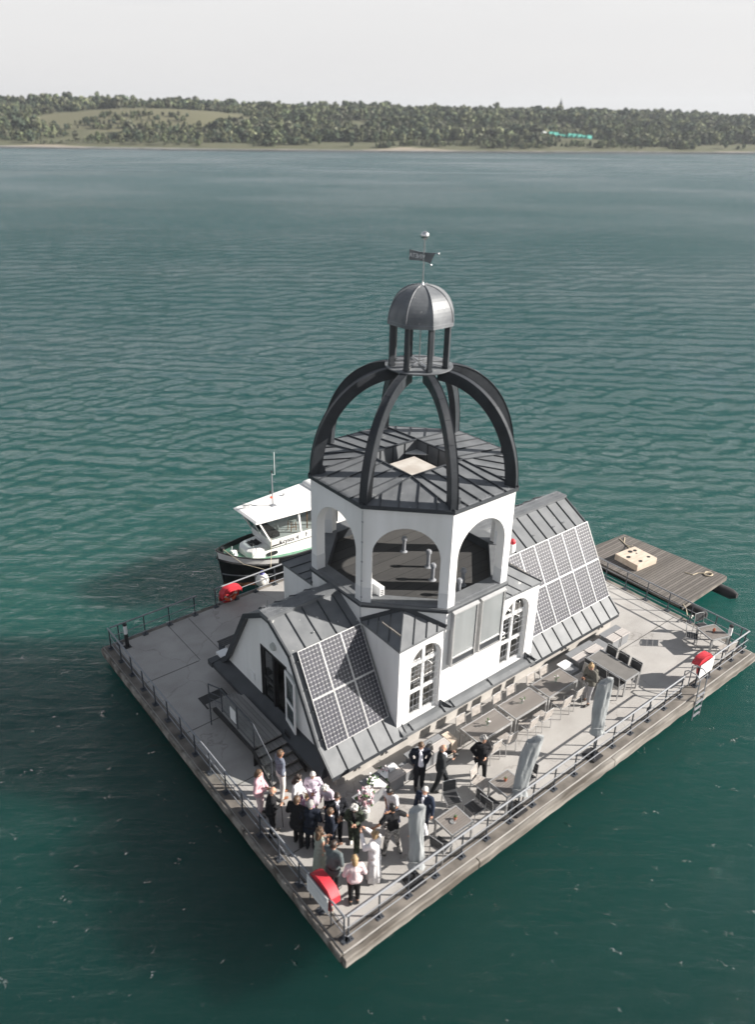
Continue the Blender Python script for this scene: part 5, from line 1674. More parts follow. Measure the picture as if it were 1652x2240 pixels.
mb = MB(); mb.box(2.95, 3.40, 3.15, 3.50, 0, .40); solo('storage_box', mb, 'boxg', 'small grey stool holding the big flower arrangement', 'stool', (3.2, 3.3, 0))
mb = MB(); mb.box(6.83, 7.10, 3.22, 3.70, .0, .50); solo('crate', mb, 'plyw', 'pale wooden crate at the right end of the handbag bench', 'crate', (6.95, 3.45, 0))
# slatted benches left of the nave
r = thing('slatted_bench', 'dark slatted bench half hidden behind the left gable', 'bench', (3.9, 12.3, 0))
mb = MB()
for k in range(4): mb.box(3.45, 4.6, 12.2+.11*k, 12.28+.11*k, .43, .46)
part('seat', mb, 'slatd', r)
mb = MB(); mb.box(3.5, 3.56, 12.2, 12.6, 0, .43); mb.box(4.48, 4.54, 12.2, 12.6, 0, .43); part('leg', mb, 'post', r)
mb = MB(); mb.box(3.15, 3.6, 11.75, 12.15, 0, .38); solo('storage_box', mb, 'whitep', 'white box in front of the dark bench at the left gable', 'box', (3.37, 11.95, 0))

# handbag, bouquets, arrangement
r = thing('handbag', 'black leather handbag standing on the bench behind the two men', 'handbag', (5.98, 3.40, .525))
mb = MB(); mb.prism([(5.82, 3.33, .525), (6.14, 3.33, .525), (6.10, 3.33, .74), (6.0, 3.33, .78), (5.86, 3.33, .74)], (0, .14, 0)); part('bag', mb, 'dark', r, bevel=.02)
mb = MB(); mb.tube([(5.88, 3.4, .74), (5.90, 3.4, .88), (6.0, 3.4, .92), (6.08, 3.4, .86), (6.09, 3.4, .74)], .010, 6); part('handle', mb, 'dark', r)
def bouquet(x, y, z, label, rz, big, seed):
    r = thing('bouquet', label, 'bouquet', (x, y, z), R(rz), 'wedding bouquets on the bench')
    rnd = random.Random(seed); mb = MB(); n = 18; K = 7; vs = []; fs = []
    for i in range(K):                              # crumpled paper sleeve lying flat, fanning out
        f = i/(K-1); wd = (.05+.15*f)*big
        for j in range(n):
            a = 2*PI*j/n; q = wd*(1+.12*math.sin(5*a+seed+f*2)*f)
            vs.append(((-.24+.38*f)*big, q*math.cos(a), .012+max(0, .045*big+q*.34*math.sin(a)+rnd.uniform(-.008, .008))))
    for i in range(K-1):
        for j in range(n): fs.append((i*n+j, i*n+(j+1) % n, (i+1)*n+(j+1) % n, (i+1)*n+j))
    mb.add(vs, fs); part('wrapping', mb, 'whitep', r, world=False)
    mb = MB()
    for k in range(46):
        q = (rnd.uniform(.02, .24)*big, rnd.uniform(-.17, .17)*big, .07+rnd.uniform(0, .08)*big); mb.blob(q, rnd.uniform(.018, .036), rnd.choice((0, 0, 1, 2, 2)), .4, k, 6, 4)
    part('flowers', mb, ['petal', 'pinkp', 'leaf'], r, world=False)
    mb = MB(); mb.tube([(-.20*big, 0, .05), (-.36*big, .02, .03)], .018, 6); part('stems', mb, 'leaf', r, world=False)
bouquet(3.78, 3.32, .525, 'large white wrapped bouquet on the bench beside the flower arrangement', 120, 1.25, 4)
bouquet(4.22, 3.50, .525, 'smaller pink and white bouquet in the middle of the bench', 70, .9, 7)
mb = MB(); mb.box(4.42, 4.72, 3.46, 3.64, .525, .60); solo('gift_box', mb, 'whitep', 'small white paper parcel beside the smaller bouquet', 'parcel', (4.57, 3.55, .525))
r = thing('flower_arrangement', 'tall arrangement of pale pink and white flowers in front of the bouquet bench', 'flower arrangement', (3.05, 2.95, 0))
mb = MB(); mb.lathe([(.09, 0), (.12, .05), (.14, .30), (.10, .34)], (3.05, 2.95, 0), 14); part('vase', mb, 'greyc', r, smooth='auto')
mb = MB(); rnd = random.Random(6)
for k in range(95):
    a = rnd.uniform(0, 6.28); q = rnd.uniform(0, .33); z = .42+rnd.uniform(0, .62)
    mb.blob((3.05+q*math.cos(a)*(1.25-z*.5), 2.95+q*math.sin(a)*(1.25-z*.5), z), rnd.uniform(.03, .065), rnd.choice((0, 0, 0, 1, 1, 2)), .4, k, 6, 4)
part('flowers', mb, ['petal', 'pinkp', 'leaf'], r)

# ------------------------------------------------------------------ wooden raft
r = thing('raft', 'weathered wooden raft on black floats moored at the right deck edge', 'raft', (22.8, 6.2, 0))
zt = .0
Pq = [(20.75, 3.45), (24.55, 3.55), (24.2, 8.75), (20.95, 9.0)]
mb = MB(); mb.prism([(x, y, zt-.07) for x, y in Pq], (0, 0, .07)); part('decking', mb, 'raft', r)
mb = MB(); mb.bar((Pq[0][0]+.05, Pq[0][1]+.02, zt-.15), (Pq[1][0], Pq[1][1]+.02, zt-.15), .05, .15); mb.bar((24.45, 3.6, zt-.15), (24.15, 8.7, zt-.15), .05, .15); mb.bar((20.85, 3.6, zt-.15), (21.0, 8.8, zt-.15), .05, .15)
part('joist', mb, 'edge', r)
for x in (21.5, 24.0):
    mb = MB(); mb.tube([(x+.15, 2.75, WZ+.02), (x+.13, 3.0, WZ), (x, 8.9, WZ), (x, 9.2, WZ)], [.12, .24, .24, .1], 12); part('float', mb, 'dark', r, smooth='auto')
bxc = thing('wooden_crate', 'pale plywood crate with dark holes on the raft', 'crate', (22.35, 6.85, 0))
mb = MB(); mb.prism([(21.72, 7.55, .003), (21.62, 6.28, .003), (22.95, 6.15, .003), (23.05, 7.42, .003)], (0, 0, .30)); part('box', mb, 'plyw', bxc)
mb = MB()
for (x, y, q, e) in ((21.95, 7.0, .13, .7), (22.45, 7.25, .13, .8), (22.72, 7.18, .11, .8), (22.08, 6.45, .12, .7), (22.72, 6.45, .10, .8), (22.55, 6.98, .05, 1)):
    mb.lathe([(q, 0), (q*.98, .003), (0, .004)], (x, y, .3035), 16, fold=lambda a, f, e=e: 1-(1-e)*abs(math.sin(a)))
part('hole', mb, 'dark', bxc)
def coil(name, label, c, seed, z, R0=.22, n=3, tail=None):
    mb = MB(); rnd = random.Random(seed); pts = []
    for k in range(n*14): a = 2*PI*k/14; q = R0*(1+.12*math.sin(k*.7)); pts.append((c[0]+q*math.cos(a), c[1]+q*.8*math.sin(a), z+.02+.012*(k/14)))
    if tail: pts += tail
    mb.tube(pts, .02, 6); solo(name, mb, 'rope', label, 'rope', (c[0], c[1], z))
coil('rope_coil', 'pale rope coiled on the right end of the raft', (24.0, 4.15), 1, zt, .20, 3, [(23.7, 4.5, .02), (23.4, 4.55, .02), (23.3, 4.9, .02)])
mb = MB(); mb.tube([(23.6, 8.6, .02), (23.3, 8.0, .02), (23.15, 7.7, .15), (23.0, 7.5, .32)], .02, 6); mb.tube([(23.9, 8.5, .02), (23.4, 8.2, .02), (23.15, 7.7, .03)], .02, 6)
solo('mooring_rope', mb, 'rope', 'pale rope running from the back of the raft over the crate', 'rope', (23.4, 8.1, .02))
mb = MB(); mb.tube([(20.9, 3.5, .0), (20.6, 3.2, .06), (20.2, 2.9, .05), (19.92, 2.6, .3)], .02, 6); mb.blob((20.0, 2.66, .16), .06, 1, .1, 2); mb.blob((19.93, 2.58, .30), .05, 1, .1, 3)
solo('mooring_rope', mb, ['rope', 'fend'], 'short mooring rope tying the near corner of the raft to the right railing', 'rope', (20.4, 3.0, 0))
# ------------------------------------------------------------------ the boat moored behind
boat = thing('motor_boat', 'white and black motor boat moored behind the platform left of the church', 'boat', (10.5, 17.55, WZ))
BX, BY = 6.2, 17.55                        # bow tip; the boat runs along +x
def hull_st(s):
    """half beam at sheer / at waterline, sheer height at station s (m from the bow)"""
    f = min(1, s/3.2); hb = 1.42*math.sin(f*PI/2)**.72 if s > 0 else .03
    if s > 7: hb *= 1-.10*(s-7)/2.6
    hw = hb*(.55+.40*min(1, s/3.0))
    sh = .42+.78*math.exp(-s/1.7)+.02*max(0, s-5)
    return max(.04, hb), max(.02, hw), sh
ST = [0, .12, .3, .55, .9, 1.3, 1.8, 2.4, 3.2, 4.2, 5.4, 6.8, 8.2, 9.6]
def skin(lo, hi, n=3, off=0.0, smax=99):
    """band of hull between relative heights lo..hi (0 = waterline -.25, 1 = sheer)"""
    mb = MB()
    for side in (-1, 1):
        vs = []
        SS = [s for s in ST if s <= smax]
        for s in SS:
            hb, hw, sh = hull_st(s)
            for k in range(n+1):
                f = lo+(hi-lo)*k/n
                y = hw+(hb-hw)*f**1.3 if f > 0 else hw
                z = (WZ-.25)+(sh-(WZ-.25))*f
                x = BX+s+(.28*(1-f))*math.exp(-s/.8)
                vs.append((x, BY+side*(y+off), z))
        m_ = n+1; fs = [(i*m_+k, (i+1)*m_+k, (i+1)*m_+k+1, i*m_+k+1) for i in range(len(SS)-1) for k in range(n)]
        mb.add(vs, fs)
    return mb
mb = skin(0, 1.0, 6)
hb, hw, sh = hull_st(9.6); mb.add([(BX+9.6, BY-hw, WZ-.25), (BX+9.6, BY+hw, WZ-.25), (BX+9.6, BY+hb, sh), (BX+9.6, BY-hb, sh)], [(0, 1, 2, 3)])
hull = part('hull', mb, 'boatb', boat, smooth='auto')
mb = skin(.80, .99, 2, .008, 2.4); part('bulwark', mb, 'boatw', hull, smooth='auto')
mb = skin(.36, .40, 1, .035); part('rubbing_strake', mb, 'galv', hull)
mb = skin(.02, .12, 1, .012); part('boot_stripe', mb, 'rust', hull)
mb = MB()
for side in (-1, 1):
    mb.tube([(BX+s, BY+side*hull_st(s)[0], hull_st(s)[2]+.01) for s in ST], .035, 7)
    mb.tube([(BX+s, BY+side*(hull_st(s)[0]*1.0+.02), WZ-.25+(hull_st(s)[2]-WZ+.25)*.79) for s in ST], .03, 7)
part('gunwale', mb, 'dark', hull, smooth='auto')
mb = MB(); vs = []
for s in ST[1:]:
    hb = hull_st(s)[0]*.96; z = hull_st(s)[2]-.22; vs += [(BX+s+.05, BY-hb, z), (BX+s+.05, BY+hb, z)]
mb.add(vs, [(2*i, 2*i+2, 2*i+3, 2*i+1) for i in range(len(ST)-2)]); part('deck', mb, 'boatg', boat)
# trunk cabin
def loft(mb, rings, m=0):
    n = len(rings[0]); vs = [p for r in rings for p in r]; fs = []
    for i in range(len(rings)-1):
        for k in range(n): fs.append((i*n+k, i*n+(k+1) % n, (i+1)*n+(k+1) % n, (i+1)*n+k))
    fs.append(tuple(range(n-1, -1, -1))); fs.append(tuple((len(rings)-1)*n+k for k in range(n))); mb.add(vs, fs, m)
def outline(x0, x1, w0, w1, z, rnd_=.3):
    return [(BX+x0, BY-w0*.55, z), (BX+x0+rnd_*.6, BY-w0, z), (BX+x1, BY-w1, z), (BX+x1, BY+w1, z), (BX+x0+rnd_*.6, BY+w0, z), (BX+x0, BY+w0*.55, z)]
mb = MB(); loft(mb, [outline(1.25, 6.4, .60, 1.08, .15), outline(1.32, 6.4, .58, 1.06, .84), outline(1.50, 6.4, .48, .98, .96)])
tc_ = part('trunk_cabin', mb, 'boatw', boat, bevel=.03)
for side in (-1,):
    mb = MB(); pts = []
    for k in range(16):
        a = 2*PI*k/16; u = .28*math.copysign(abs(math.cos(a))**.6, math.cos(a)); v_ = .10*math.copysign(abs(math.sin(a))**.8, math.sin(a))
        s = 2.45+u; yy = .60+(1.08-.60)*(s-1.43)/4.95+.006; pts.append((BX+s, BY+side*(yy-.003), .55+v_))
    mb.prism(pts, (0, side*.03, 0)); part('porthole', mb, 'dark', tc_)
# wheelhouse
def ring2(x0, x1, w0, w1, z): return [(BX+x0, BY-w0, z), (BX+x1, BY-w1, z), (BX+x1, BY+w1, z), (BX+x0, BY+w0, z)]
mb = MB(); loft(mb, [ring2(2.35, 5.9, .84, 1.12, .90), ring2(2.30, 5.9, .86, 1.14, 1.30)])
wh = part('wheelhouse', mb, 'boatw', boat, bevel=.02)
mb = MB(); zf, zr_ = 1.30, 2.38
lo = ring2(2.30, 5.9, .86, 1.14, zf); hi = ring2(1.75, 5.9, .88, 1.16, zr_)
for i in range(4): mb.bar(lo[i], hi[i], .07, .07)
for side in (0, 1):
    a0, a1 = (Vector(lo[0]), Vector(lo[1])) if side == 0 else (Vector(lo[3]), Vector(lo[2])); b0, b1 = (Vector(hi[0]), Vector(hi[1])) if side == 0 else (Vector(hi[3]), Vector(hi[2]))
    for f in (.44, .80): mb.bar(a0.lerp(a1, f), b0.lerp(b1, f+.04), .09, .05, 0, (0, 1, 0))
    mb.bar(a0, a1, .05, .06); mb.bar(b0, b1, .05, .05)
mb.bar(Vector(lo[0]).lerp(Vector(lo[3]), .5), Vector(hi[0]).lerp(Vector(hi[3]), .5), .05, .04, 0, (1, 0, 0)); mb.bar(lo[0], lo[3], .05, .06); mb.bar(hi[0], hi[3], .05, .08)
part('window_frame', mb, 'boatw', wh)
mb = MB(); ls = [Vector(p) for p in lo]; hsr = [Vector(p) for p in hi]
for i in range(4): j = (i+1) % 4; mb.add([ls[i], ls[j], hsr[j], hsr[i]], [(0, 1, 2, 3)])
part('window_pane', mb, 'glassd', wh)
mb = MB(); mb.box(BX+2.4, BX+5.8, BY-.9, BY+.9, 1.0, 1.05); mb.box(BX+5.6, BX+5.8, BY-1.0, BY+1.0, 1.0, 2.3); mb.box(BX+2.5, BX+2.9, BY-.7, BY+.7, 1.05, 1.5); part('cockpit', mb, 'dark', wh)
mb = MB()
for (dx, dy) in ((0, 0), (.3, 0), (0, .3), (.3, .3)): mb.tube([(BX+3.55+dx, BY-.65+dy, 1.05), (BX+3.58+dx*.8, BY-.62+dy*.8, 1.75)], .02, 6)
for z in (1.25, 1.5): mb.bar((BX+3.55, BY-.65, z), (BX+3.85, BY-.65, z), .02, .02)
mb.tube([(BX+4.35, BY-.8, 1.05), (BX+4.35, BY-.8, 2.3)], .03, 6); part('stool', mb, 'wood', wh)
mb = MB(); mb.lathe([(.18, 0), (.18, .08), (0, .10)], (BX+3.72, BY-.5, 1.75), 14); mb.tube([(BX+2.95, BY-.35+.17*math.cos(2*PI*k/16), 1.6+.17*math.sin(2*PI*k/16)) for k in range(16)], .018, 6, closed=True)
part('seat_cushion', mb, 'greyc', wh)
# roof, slightly wider aft
RZ0 = 2.42
mb = MB(); loft(mb, [ring2(1.52, 5.55, .98, 1.36, RZ0), ring2(1.48, 5.6, 1.0, 1.38, RZ0+.05), ring2(1.60, 5.5, .92, 1.28, RZ0+.11)])
rf = part('roof', mb, 'boatw', boat, bevel=.02)
mb = MB(); loft(mb, [ring2(5.45, 9.0, 1.18, 1.18, RZ0+.05), ring2(5.40, 9.05, 1.25, 1.25, RZ0+.16), ring2(5.55, 8.9, 1.12, 1.12, RZ0+.30)])
part('aft_roof', mb, 'boatw', boat, bevel=.05)
mb = MB(); loft(mb, [ring2(5.9, 8.8, 1.05, 1.05, .4), ring2(5.9, 8.8, 1.08, 1.08, RZ0+.02)]); part('aft_cabin', mb, 'boatw', boat)
# mast with lights
mx, my = BX+3.05, BY+.05
mb = MB(); mb.tube([(mx, my, RZ0+.1), (mx, my, RZ0+1.75)], .028, 8); mb.box(mx-.13, mx+.13, my-.13, my+.13, RZ0+.105, RZ0+.125); mb.bar((mx-.12, my+.15, RZ0+1.35), (mx+.12, my-.15, RZ0+1.3), .015, .015)
ms = part('mast', mb, 'galv', rf)
mb = MB(); mb.tube([(mx+.0, my, RZ0+1.65), (mx+.12, my-.06, RZ0+1.65), (mx+.12, my-.06, RZ0+2.75)], .012, 6); part('antenna', mb, 'whitep', rf)
mb = MB(); mb.lathe([(.04, 0), (.045, .1), (.02, .12)], (mx, my, RZ0+1.75), 8); mb.lathe([(.045, 0), (.045, .1), (.02, .12)], (mx-.1, my+.04, RZ0+.75), 8); part('navigation_light', mb, 'dark', rf)
mb = MB(); mb.lathe([(.05, 0), (.055, .06), (.02, .11)], (mx-.08, my, RZ0+.5), 10); part('beacon', mb, 'orange', rf)
mb = MB(); mb.tube([(BX+2.0, BY+.45, RZ0+.11), (BX+2.0, BY+.45, RZ0+.3)], .02, 6); mb.tube([(BX+1.75, BY+.5, RZ0+.27), (BX+2.15, BY+.42, RZ0+.27)], [.06, .025], 8); mb.lathe([(.06, 0), (.06, .09), (0, .1)], (BX+4.0, BY+.6, RZ0+.11), 10)
part('horn', mb, 'steel', rf)
mb = MB(); mb.tube([(BX+5.1, BY-1.0, RZ0+.11), (BX+5.08, BY-1.0, RZ0+.32)], .03, 6); mb.tube([(BX+4.98, BY-.98, RZ0+.32), (BX+5.16, BY-1.02, RZ0+.32)], .02, 6); part('roof_light', mb, 'dark', rf)
# foredeck gear
mb = MB(); mb.tube([(BX+.30, BY, .85), (BX+.30, BY, 1.22)], .06, 10); mb.lathe([(.09, 0), (.09, .03), (0, .04)], (BX+.30, BY, 1.22), 10); part('bitt', mb, 'dark', boat)
mb = MB(); mb.tube([(BX+.85, BY-.22, .78), (BX+.85, BY+.22, .78)], .10, 12); mb.box(BX+.75, BX+.97, BY-.1, BY+.1, .5, .92); mb.tube([(BX+.85, BY+.2, .78), (BX+.95, BY+.3, .98)], .03, 6); part('windlass', mb, 'boatw', boat)
mb = MB()
for k, (cx_, cy_) in enumerate(((BX+1.0, BY-.45), (BX+1.15, BY+.4))): mb.tube([(cx_+.15*math.cos(a*.6), cy_+.12*math.sin(a*.6), .52+.004*a) for a in range(30)], .015, 5)
part('coiled_line', mb, 'rope', boat)
mb = MB()                                     # crumpled jacket on the foredeck hatch
n = 9; vs = []; rnd = random.Random(4)
for i in range(n):
    for j in range(n): vs.append((BX+1.65+.55*i/(n-1), BY-.28+.52*j/(n-1)+rnd.uniform(-.04, .04), .975+rnd.uniform(0, .09)*(0 if i in (0, n-1) or j in (0, n-1) else 1)))
mb.add(vs, [(i*n+j, (i+1)*n+j, (i+1)*n+j+1, i*n+j+1) for i in range(n-1) for j in range(n-1)]); part('folded_tarpaulin', mb, 'dark', boat)
# name on the wheelhouse side facing the platform
wy = lambda s: BY-(.85+(1.13-.85)*(s-2.33)/3.57)-.006
sdv = Vector((1, -(1.13-.85)/3.57, 0)).normalized()
bo = org_of(boat)
text_part('Krysta 4', .30, frame_mtx(Vector((BX+3.25, wy(3.25), 1.10))-bo, sdv, (0, 0, 1)), boat, 'ink', 'lettering', .004)
text_part('F', .34, frame_mtx(Vector((BX+4.18, wy(4.18), 1.14))-bo, sdv, (0, 0, 1)), boat, 'ink', 'lettering', .004)
# fender and mooring ropes
r = thing('fender', 'big white ball fender with a blue top hanging between boat and platform', 'fender', (7.45, 15.78, .1))
mb = MB(); prof = [(.0, -.34), (.16, -.31), (.27, -.18), (.30, 0), (.25, .17), (.13, .30), (.10, .33)]
mb.lathe(prof, (7.45, 15.80, .12), 18); part('ball', mb, 'fend', r, smooth=True)
mb = MB(); mb.lathe([(.135, .29), (.10, .36), (.05, .40), (.045, .46), (0, .47)], (7.45, 15.80, .12), 12); part('eye', mb, 'blue', r, smooth='auto')
mb = MB(); mb.tube([(BX+.3, BY-.02, 1.2), (6.75, 16.2, .98), (7.35, 15.3, .90)], .014, 5); solo('mooring_rope', mb, 'rope', 'yellowish mooring rope from the bow of the boat to the back railing', 'rope', (6.9, 16.2, 1.0))
mb = MB(); mb.tube([(BX+2.35, BY-.85, 1.45), (8.2, 16.2, .8), (7.62, 15.32, .9)], .012, 5); solo('mooring_rope', mb, 'rope', 'thin rope from the wheelhouse of the boat to the back railing', 'rope', (8.2, 16.1, .9))
# ------------------------------------------------------------------ people
def fuse(mb, voxel, name, mats, parent=None, rule=None, extra=None, smooth=3, loc=None):
    """union of closed shapes -> one continuous smooth surface"""
    me = mb.mesh('tmp'); o = bpy.data.objects.new('tmp', me); COL.objects.link(o)
    r = o.modifiers.new('r', 'REMESH'); r.mode = 'VOXEL'; r.voxel_size = voxel
    s = o.modifiers.new('s', 'SMOOTH'); s.factor = .5; s.iterations = smooth
    bpy.context.view_layer.update()
    m2 = bpy.data.meshes.new_from_object(o.evaluated_get(bpy.context.evaluated_depsgraph_get()))
    bpy.data.objects.remove(o); bpy.data.meshes.remove(me)
    if extra is not None:                       # small separate detail joined to the same mesh
        nv = len(m2.vertices)
        v1 = np.empty(nv*3, np.float32); m2.vertices.foreach_get('co', v1)
        V = [tuple(x) for x in v1.reshape(-1, 3)]; F = [tuple(p.vertices) for p in m2.polygons]; mi = [0]*len(F)
        if rule: mi = [rule(p.center) for p in m2.polygons]
        V += extra.v; F += [tuple(i+nv for i in f) for f in extra.f]; mi += extra.m
        m3 = bpy.data.meshes.new(name); m3.from_pydata(V, [], F); m3.polygons.foreach_set('material_index', mi)
        bpy.data.meshes.remove(m2); m2 = m3
    elif rule: m2.polygons.foreach_set('material_index', [rule(p.center) for p in m2.polygons])
    m2.name = name; m2.materials.clear()
    for x in mats: m2.materials.append(M[x] if isinstance(x, str) else x)
    for p in m2.polygons: p.use_smooth = True
    m2.update()
    ob = bpy.data.objects.new(name, m2); COL.objects.link(ob)
    if parent is not None: ob.parent = parent
    if loc is not None: ob.location = loc
    return ob

def cloth(name, col, col2=None, scale=14, var=.12, rough=.85):
    if name not in M: M[name] = mat(name, col, rough, 0, var, scale, .3, 22, col2=col2, spec=.2)
    return name
M['skin'] = mat('skin', (.52, .30, .21), .55, 0, .08, 9, spec=.35)
M['skin_tan'] = mat('tanned skin', (.36, .19, .12), .55, 0, .08, 9, spec=.35)
M['lips'] = mat('lips', (.40, .12, .10), .5)
M['eye'] = mat('eye', (.03, .025, .02), .3)
M['hair_dark'] = mat('dark brown hair', (.035, .022, .016), .5, 0, .4, 30)
M['hair_black'] = mat('black hair', (.010, .009, .009), .45, 0, .3, 30)
M['hair_brown'] = mat('brown hair', (.10, .06, .035), .55, 0, .35, 30)
M['hair_blond'] = mat('blond hair', (.34, .23, .12), .6, 0, .3, 30)
M['hair_grey'] = mat('grey hair', (.32, .31, .30), .65, 0, .35, 30)
M['hair_white'] = mat('light grey hair', (.55, .53, .50), .65, 0, .25, 30)
M['shoe'] = mat('black shoe leather', (.015, .014, .014), .35)
M['shoe_b'] = mat('brown shoe leather', (.22, .085, .035), .4)
M['shoe_w'] = mat('white trainer', (.68, .67, .64), .6)

def lerp(a, b, f): return tuple(a[i]+(b[i]-a[i])*f for i in range(3))

def person(label, x, y, az, H=1.75, top='jacket', topc='suit', bot='trousers', botc='suit', hair='short', hairc='hair_dark',
           armL='down', armR='down', legs='stand', head=(0, 0), lean=0.0, shoe='shoe', shirt=None, tie=None, skin='skin',
           female=False, sleeves='long', fat=1.0, extra_items=None, glasses=False):
    k = H/1.75; fat *= 1.07
    hd = R(head[0]); hp = R(head[1])              # turn left(+), nod down(+)
    ln_ = lean
    def S(p):                                     # lean forward about the hips, then scale
        x_, y_, z_ = p
        if z_ > .95 and ln_:
            q = R(ln_)*min(1, (z_-.95)/.25); dz = z_-.95
            x_, z_ = x_+dz*math.sin(q), .95+dz*math.cos(q)
        return (x_*k, y_*k, z_*k)
    sw = .175 if female else .205
    hw_ = .085
    LG = {'stand': ((.0, .095), (.02, -.095)), 'step': ((.17, .10), (-.14, -.10)), 'wide': ((.05, .22), (-.05, -.22)), 'relaxed': ((.07, .10), (-.03, -.13)), 'walk': ((.24, .09), (-.2, -.09))}[legs]
    A = {'down': ((-.02, .255, 1.16), (.05, .27, .90)), 'pocket': ((-.07, .275, 1.17), (.02, .19, .97)), 'belly': ((-.02, .27, 1.16), (.24, .05, 1.10)),
         'phone': ((.02, .25, 1.17), (.29, .06, 1.24)), 'raise': ((.14, .26, 1.30), (.36, .10, 1.55)), 'camera': ((.12, .25, 1.20), (.30, .07, 1.45)),
         'hip': ((-.08, .30, 1.18), (.03, .20, 1.02)), 'cane': ((.05, .26, 1.16), (.28, .20, .98)), 'fwd': ((.14, .26, 1.18), (.40, .16, 1.14)),
         'back': ((-.10, .25, 1.16), (-.20, .08, .98)), 'out': ((-.02, .42, 1.25), (.12, .52, 1.05))}
    def arm(side, pose):
        e, w_ = A[pose]; e = (e[0], e[1]*side, e[2]); w_ = (w_[0], w_[1]*side, w_[2]); s_ = (0, sw*side, 1.425)
        if pose == 'phone' and side < 0: w_ = (w_[0], w_[1]+.02, w_[2])
        return s_, e, w_
    arms = [arm(1, armL), arm(-1, armR)]
    def leg(side, ft):
        hip = (0, hw_*side, .90); an = (ft[0]-.01, ft[1], .085)
        kn = lerp(hip, an, .50); bend = .035+.10*max(0, ft[0]); kn = (kn[0]+bend, kn[1], kn[2])
        return hip, kn, an
    lg = [leg(1, LG[0]), leg(-1, LG[1])]
    # head frame
    neck = (0.0, 0, 1.475); hc = (.018+.05*math.sin(hp), 0, 1.635-.02*math.sin(hp)**2)
    def HD(p):                                    # head-local offset -> body space
        x_, y_, z_ = p
        x1 = x_*math.cos(hp)+z_*math.sin(hp); z1 = -x_*math.sin(hp)+z_*math.cos(hp)
        x2 = x1*math.cos(hd)-y_*math.sin(hd); y2 = x1*math.sin(hd)+y_*math.cos(hd)
        return S((hc[0]+x2, hc[1]+y2, hc[2]+z1))
    def C(mb, a, b, ra, rb, m=0, tr=S): mb.cap(tr(a), tr(b), ra*k, rb*k, m)
    # ---- body: one continuous surface
    b = MB()
    C(b, (0, 0, .93), (0, 0, 1.10), .115, .105); C(b, (0, -.05, .93), (0, .05, .93), .10, .10)
    C(b, (0, 0, 1.10), (0, 0, 1.32), .108, .118); C(b, (0, -.07, 1.32), (0, .07, 1.32), .10, .10)
    C(b, (0, -sw+.02, 1.425), (0, sw-.02, 1.425), .052, .052)
    C(b, neck, (.008, 0, 1.56), .055, .05)
    C(b, (-.012, 0, .02), (.0, 0, .035), .088, .080, 0, HD); C(b, (.02, 0, -.055), (.035, 0, -.07), .058, .042, 0, HD)
    C(b, (.085, 0, -.005), (.104, 0, -.028), .010, .016, 0, HD)
    for s_ in (-1, 1): C(b, (-.005, s_*.088, -.018), (-.005, s_*.090, .012), .016, .018, 0, HD)
    for hip, kn, an in lg:
        C(b, hip, kn, .088, .056); C(b, kn, an, .054, .036); C(b, an, (an[0]+.05, an[1], .045), .038, .036); C(b, (an[0]-.03, an[1], .042), (an[0]+.16, an[1]*1.12, .034), .034, .030)
    hands = []
    for s_, e, w_ in arms:
        C(b, s_, e, .050, .040); C(b, e, w_, .038, .025)
        d = Vector(w_)-Vector(e); d.normalize()
        pl = Vector(w_)+d*.075; C(b, w_, tuple(pl), .024, .034 if e[0] != -.07 else .024); hands.append((Vector(w_), d, pl))
    ex = MB()
    for (w_, d, pl), side, ps in zip(hands, (1, -1), (armL, armR)):
        if ps == 'pocket': continue                  # hand out of sight in the pocket
        # thumb side faces forward/inward; five separate curled fingers
        inward = Vector((0, -side, 0)); f = d.cross(inward); 
        f = f.normalized() if f.length > .1 else Vector((1, 0, 0))
        if f.x < 0: f = -f
        curl = f.cross(d).normalized()
        if curl.dot(inward) < 0: curl = -curl
        for j, L_ in enumerate((.070, .082, .076, .058)):
            r0 = pl+f*(.028-.018*j)+d*.012; r1 = r0+d*L_*.5+curl*.006; r2 = r1+(d*.8+curl*.6)*L_*.32; r3 = r2+(d*.4+curl*.9)*L_*.25
            ex.tube([S(tuple(r0)), S(tuple(r1)), S(tuple(r2)), S(tuple(r3))], [.0105*k, .0095*k, .0085*k, .006*k], 6)
        r0 = w_+d*.035+f*.02; r1 = r0+(d*.5+f*.9+curl*.3)*.04; r2 = r1+(d*.9+f*.3+curl*.4)*.03
        ex.tube([S(tuple(r0)), S(tuple(r1)), S(tuple(r2))], [.013*k, .011*k, .008*k], 6)
    for s_ in (-1, 1): ex.blob(HD((.083, s_*.032, .004)), .011*k, 1, 0, 1, 8, 6)
    for s_ in (-1, 1): ex.tube([HD((.088, s_*.018, .026)), HD((.090, s_*.034, .030)), HD((.080, s_*.050, .022))], .0035*k, 4, 3)
    ex.tube([HD((.084, -.022, -.056)), HD((.091, 0, -.054)), HD((.084, .022, -.056))], .006*k, 5, 2)
    if glasses:
        for s_ in (-1, 1): ex.tube([HD((.092, s_*.032+.022*math.cos(a*PI/5), .004+.018*math.sin(a*PI/5))) for a in range(10)], .0025*k, 4, 1, closed=True)
    P_ = fuse(b, .0145*k, 'person', [skin, 'eye', 'lips', hairc if hairc in M else 'hair_dark'], None, None, ex, 3)
    P_.location = (x, y, .004); P_.rotation_euler = (0, 0, R(az))
    P_['label'] = label; P_['category'] = 'person'
    # ---- hair
    h = MB()
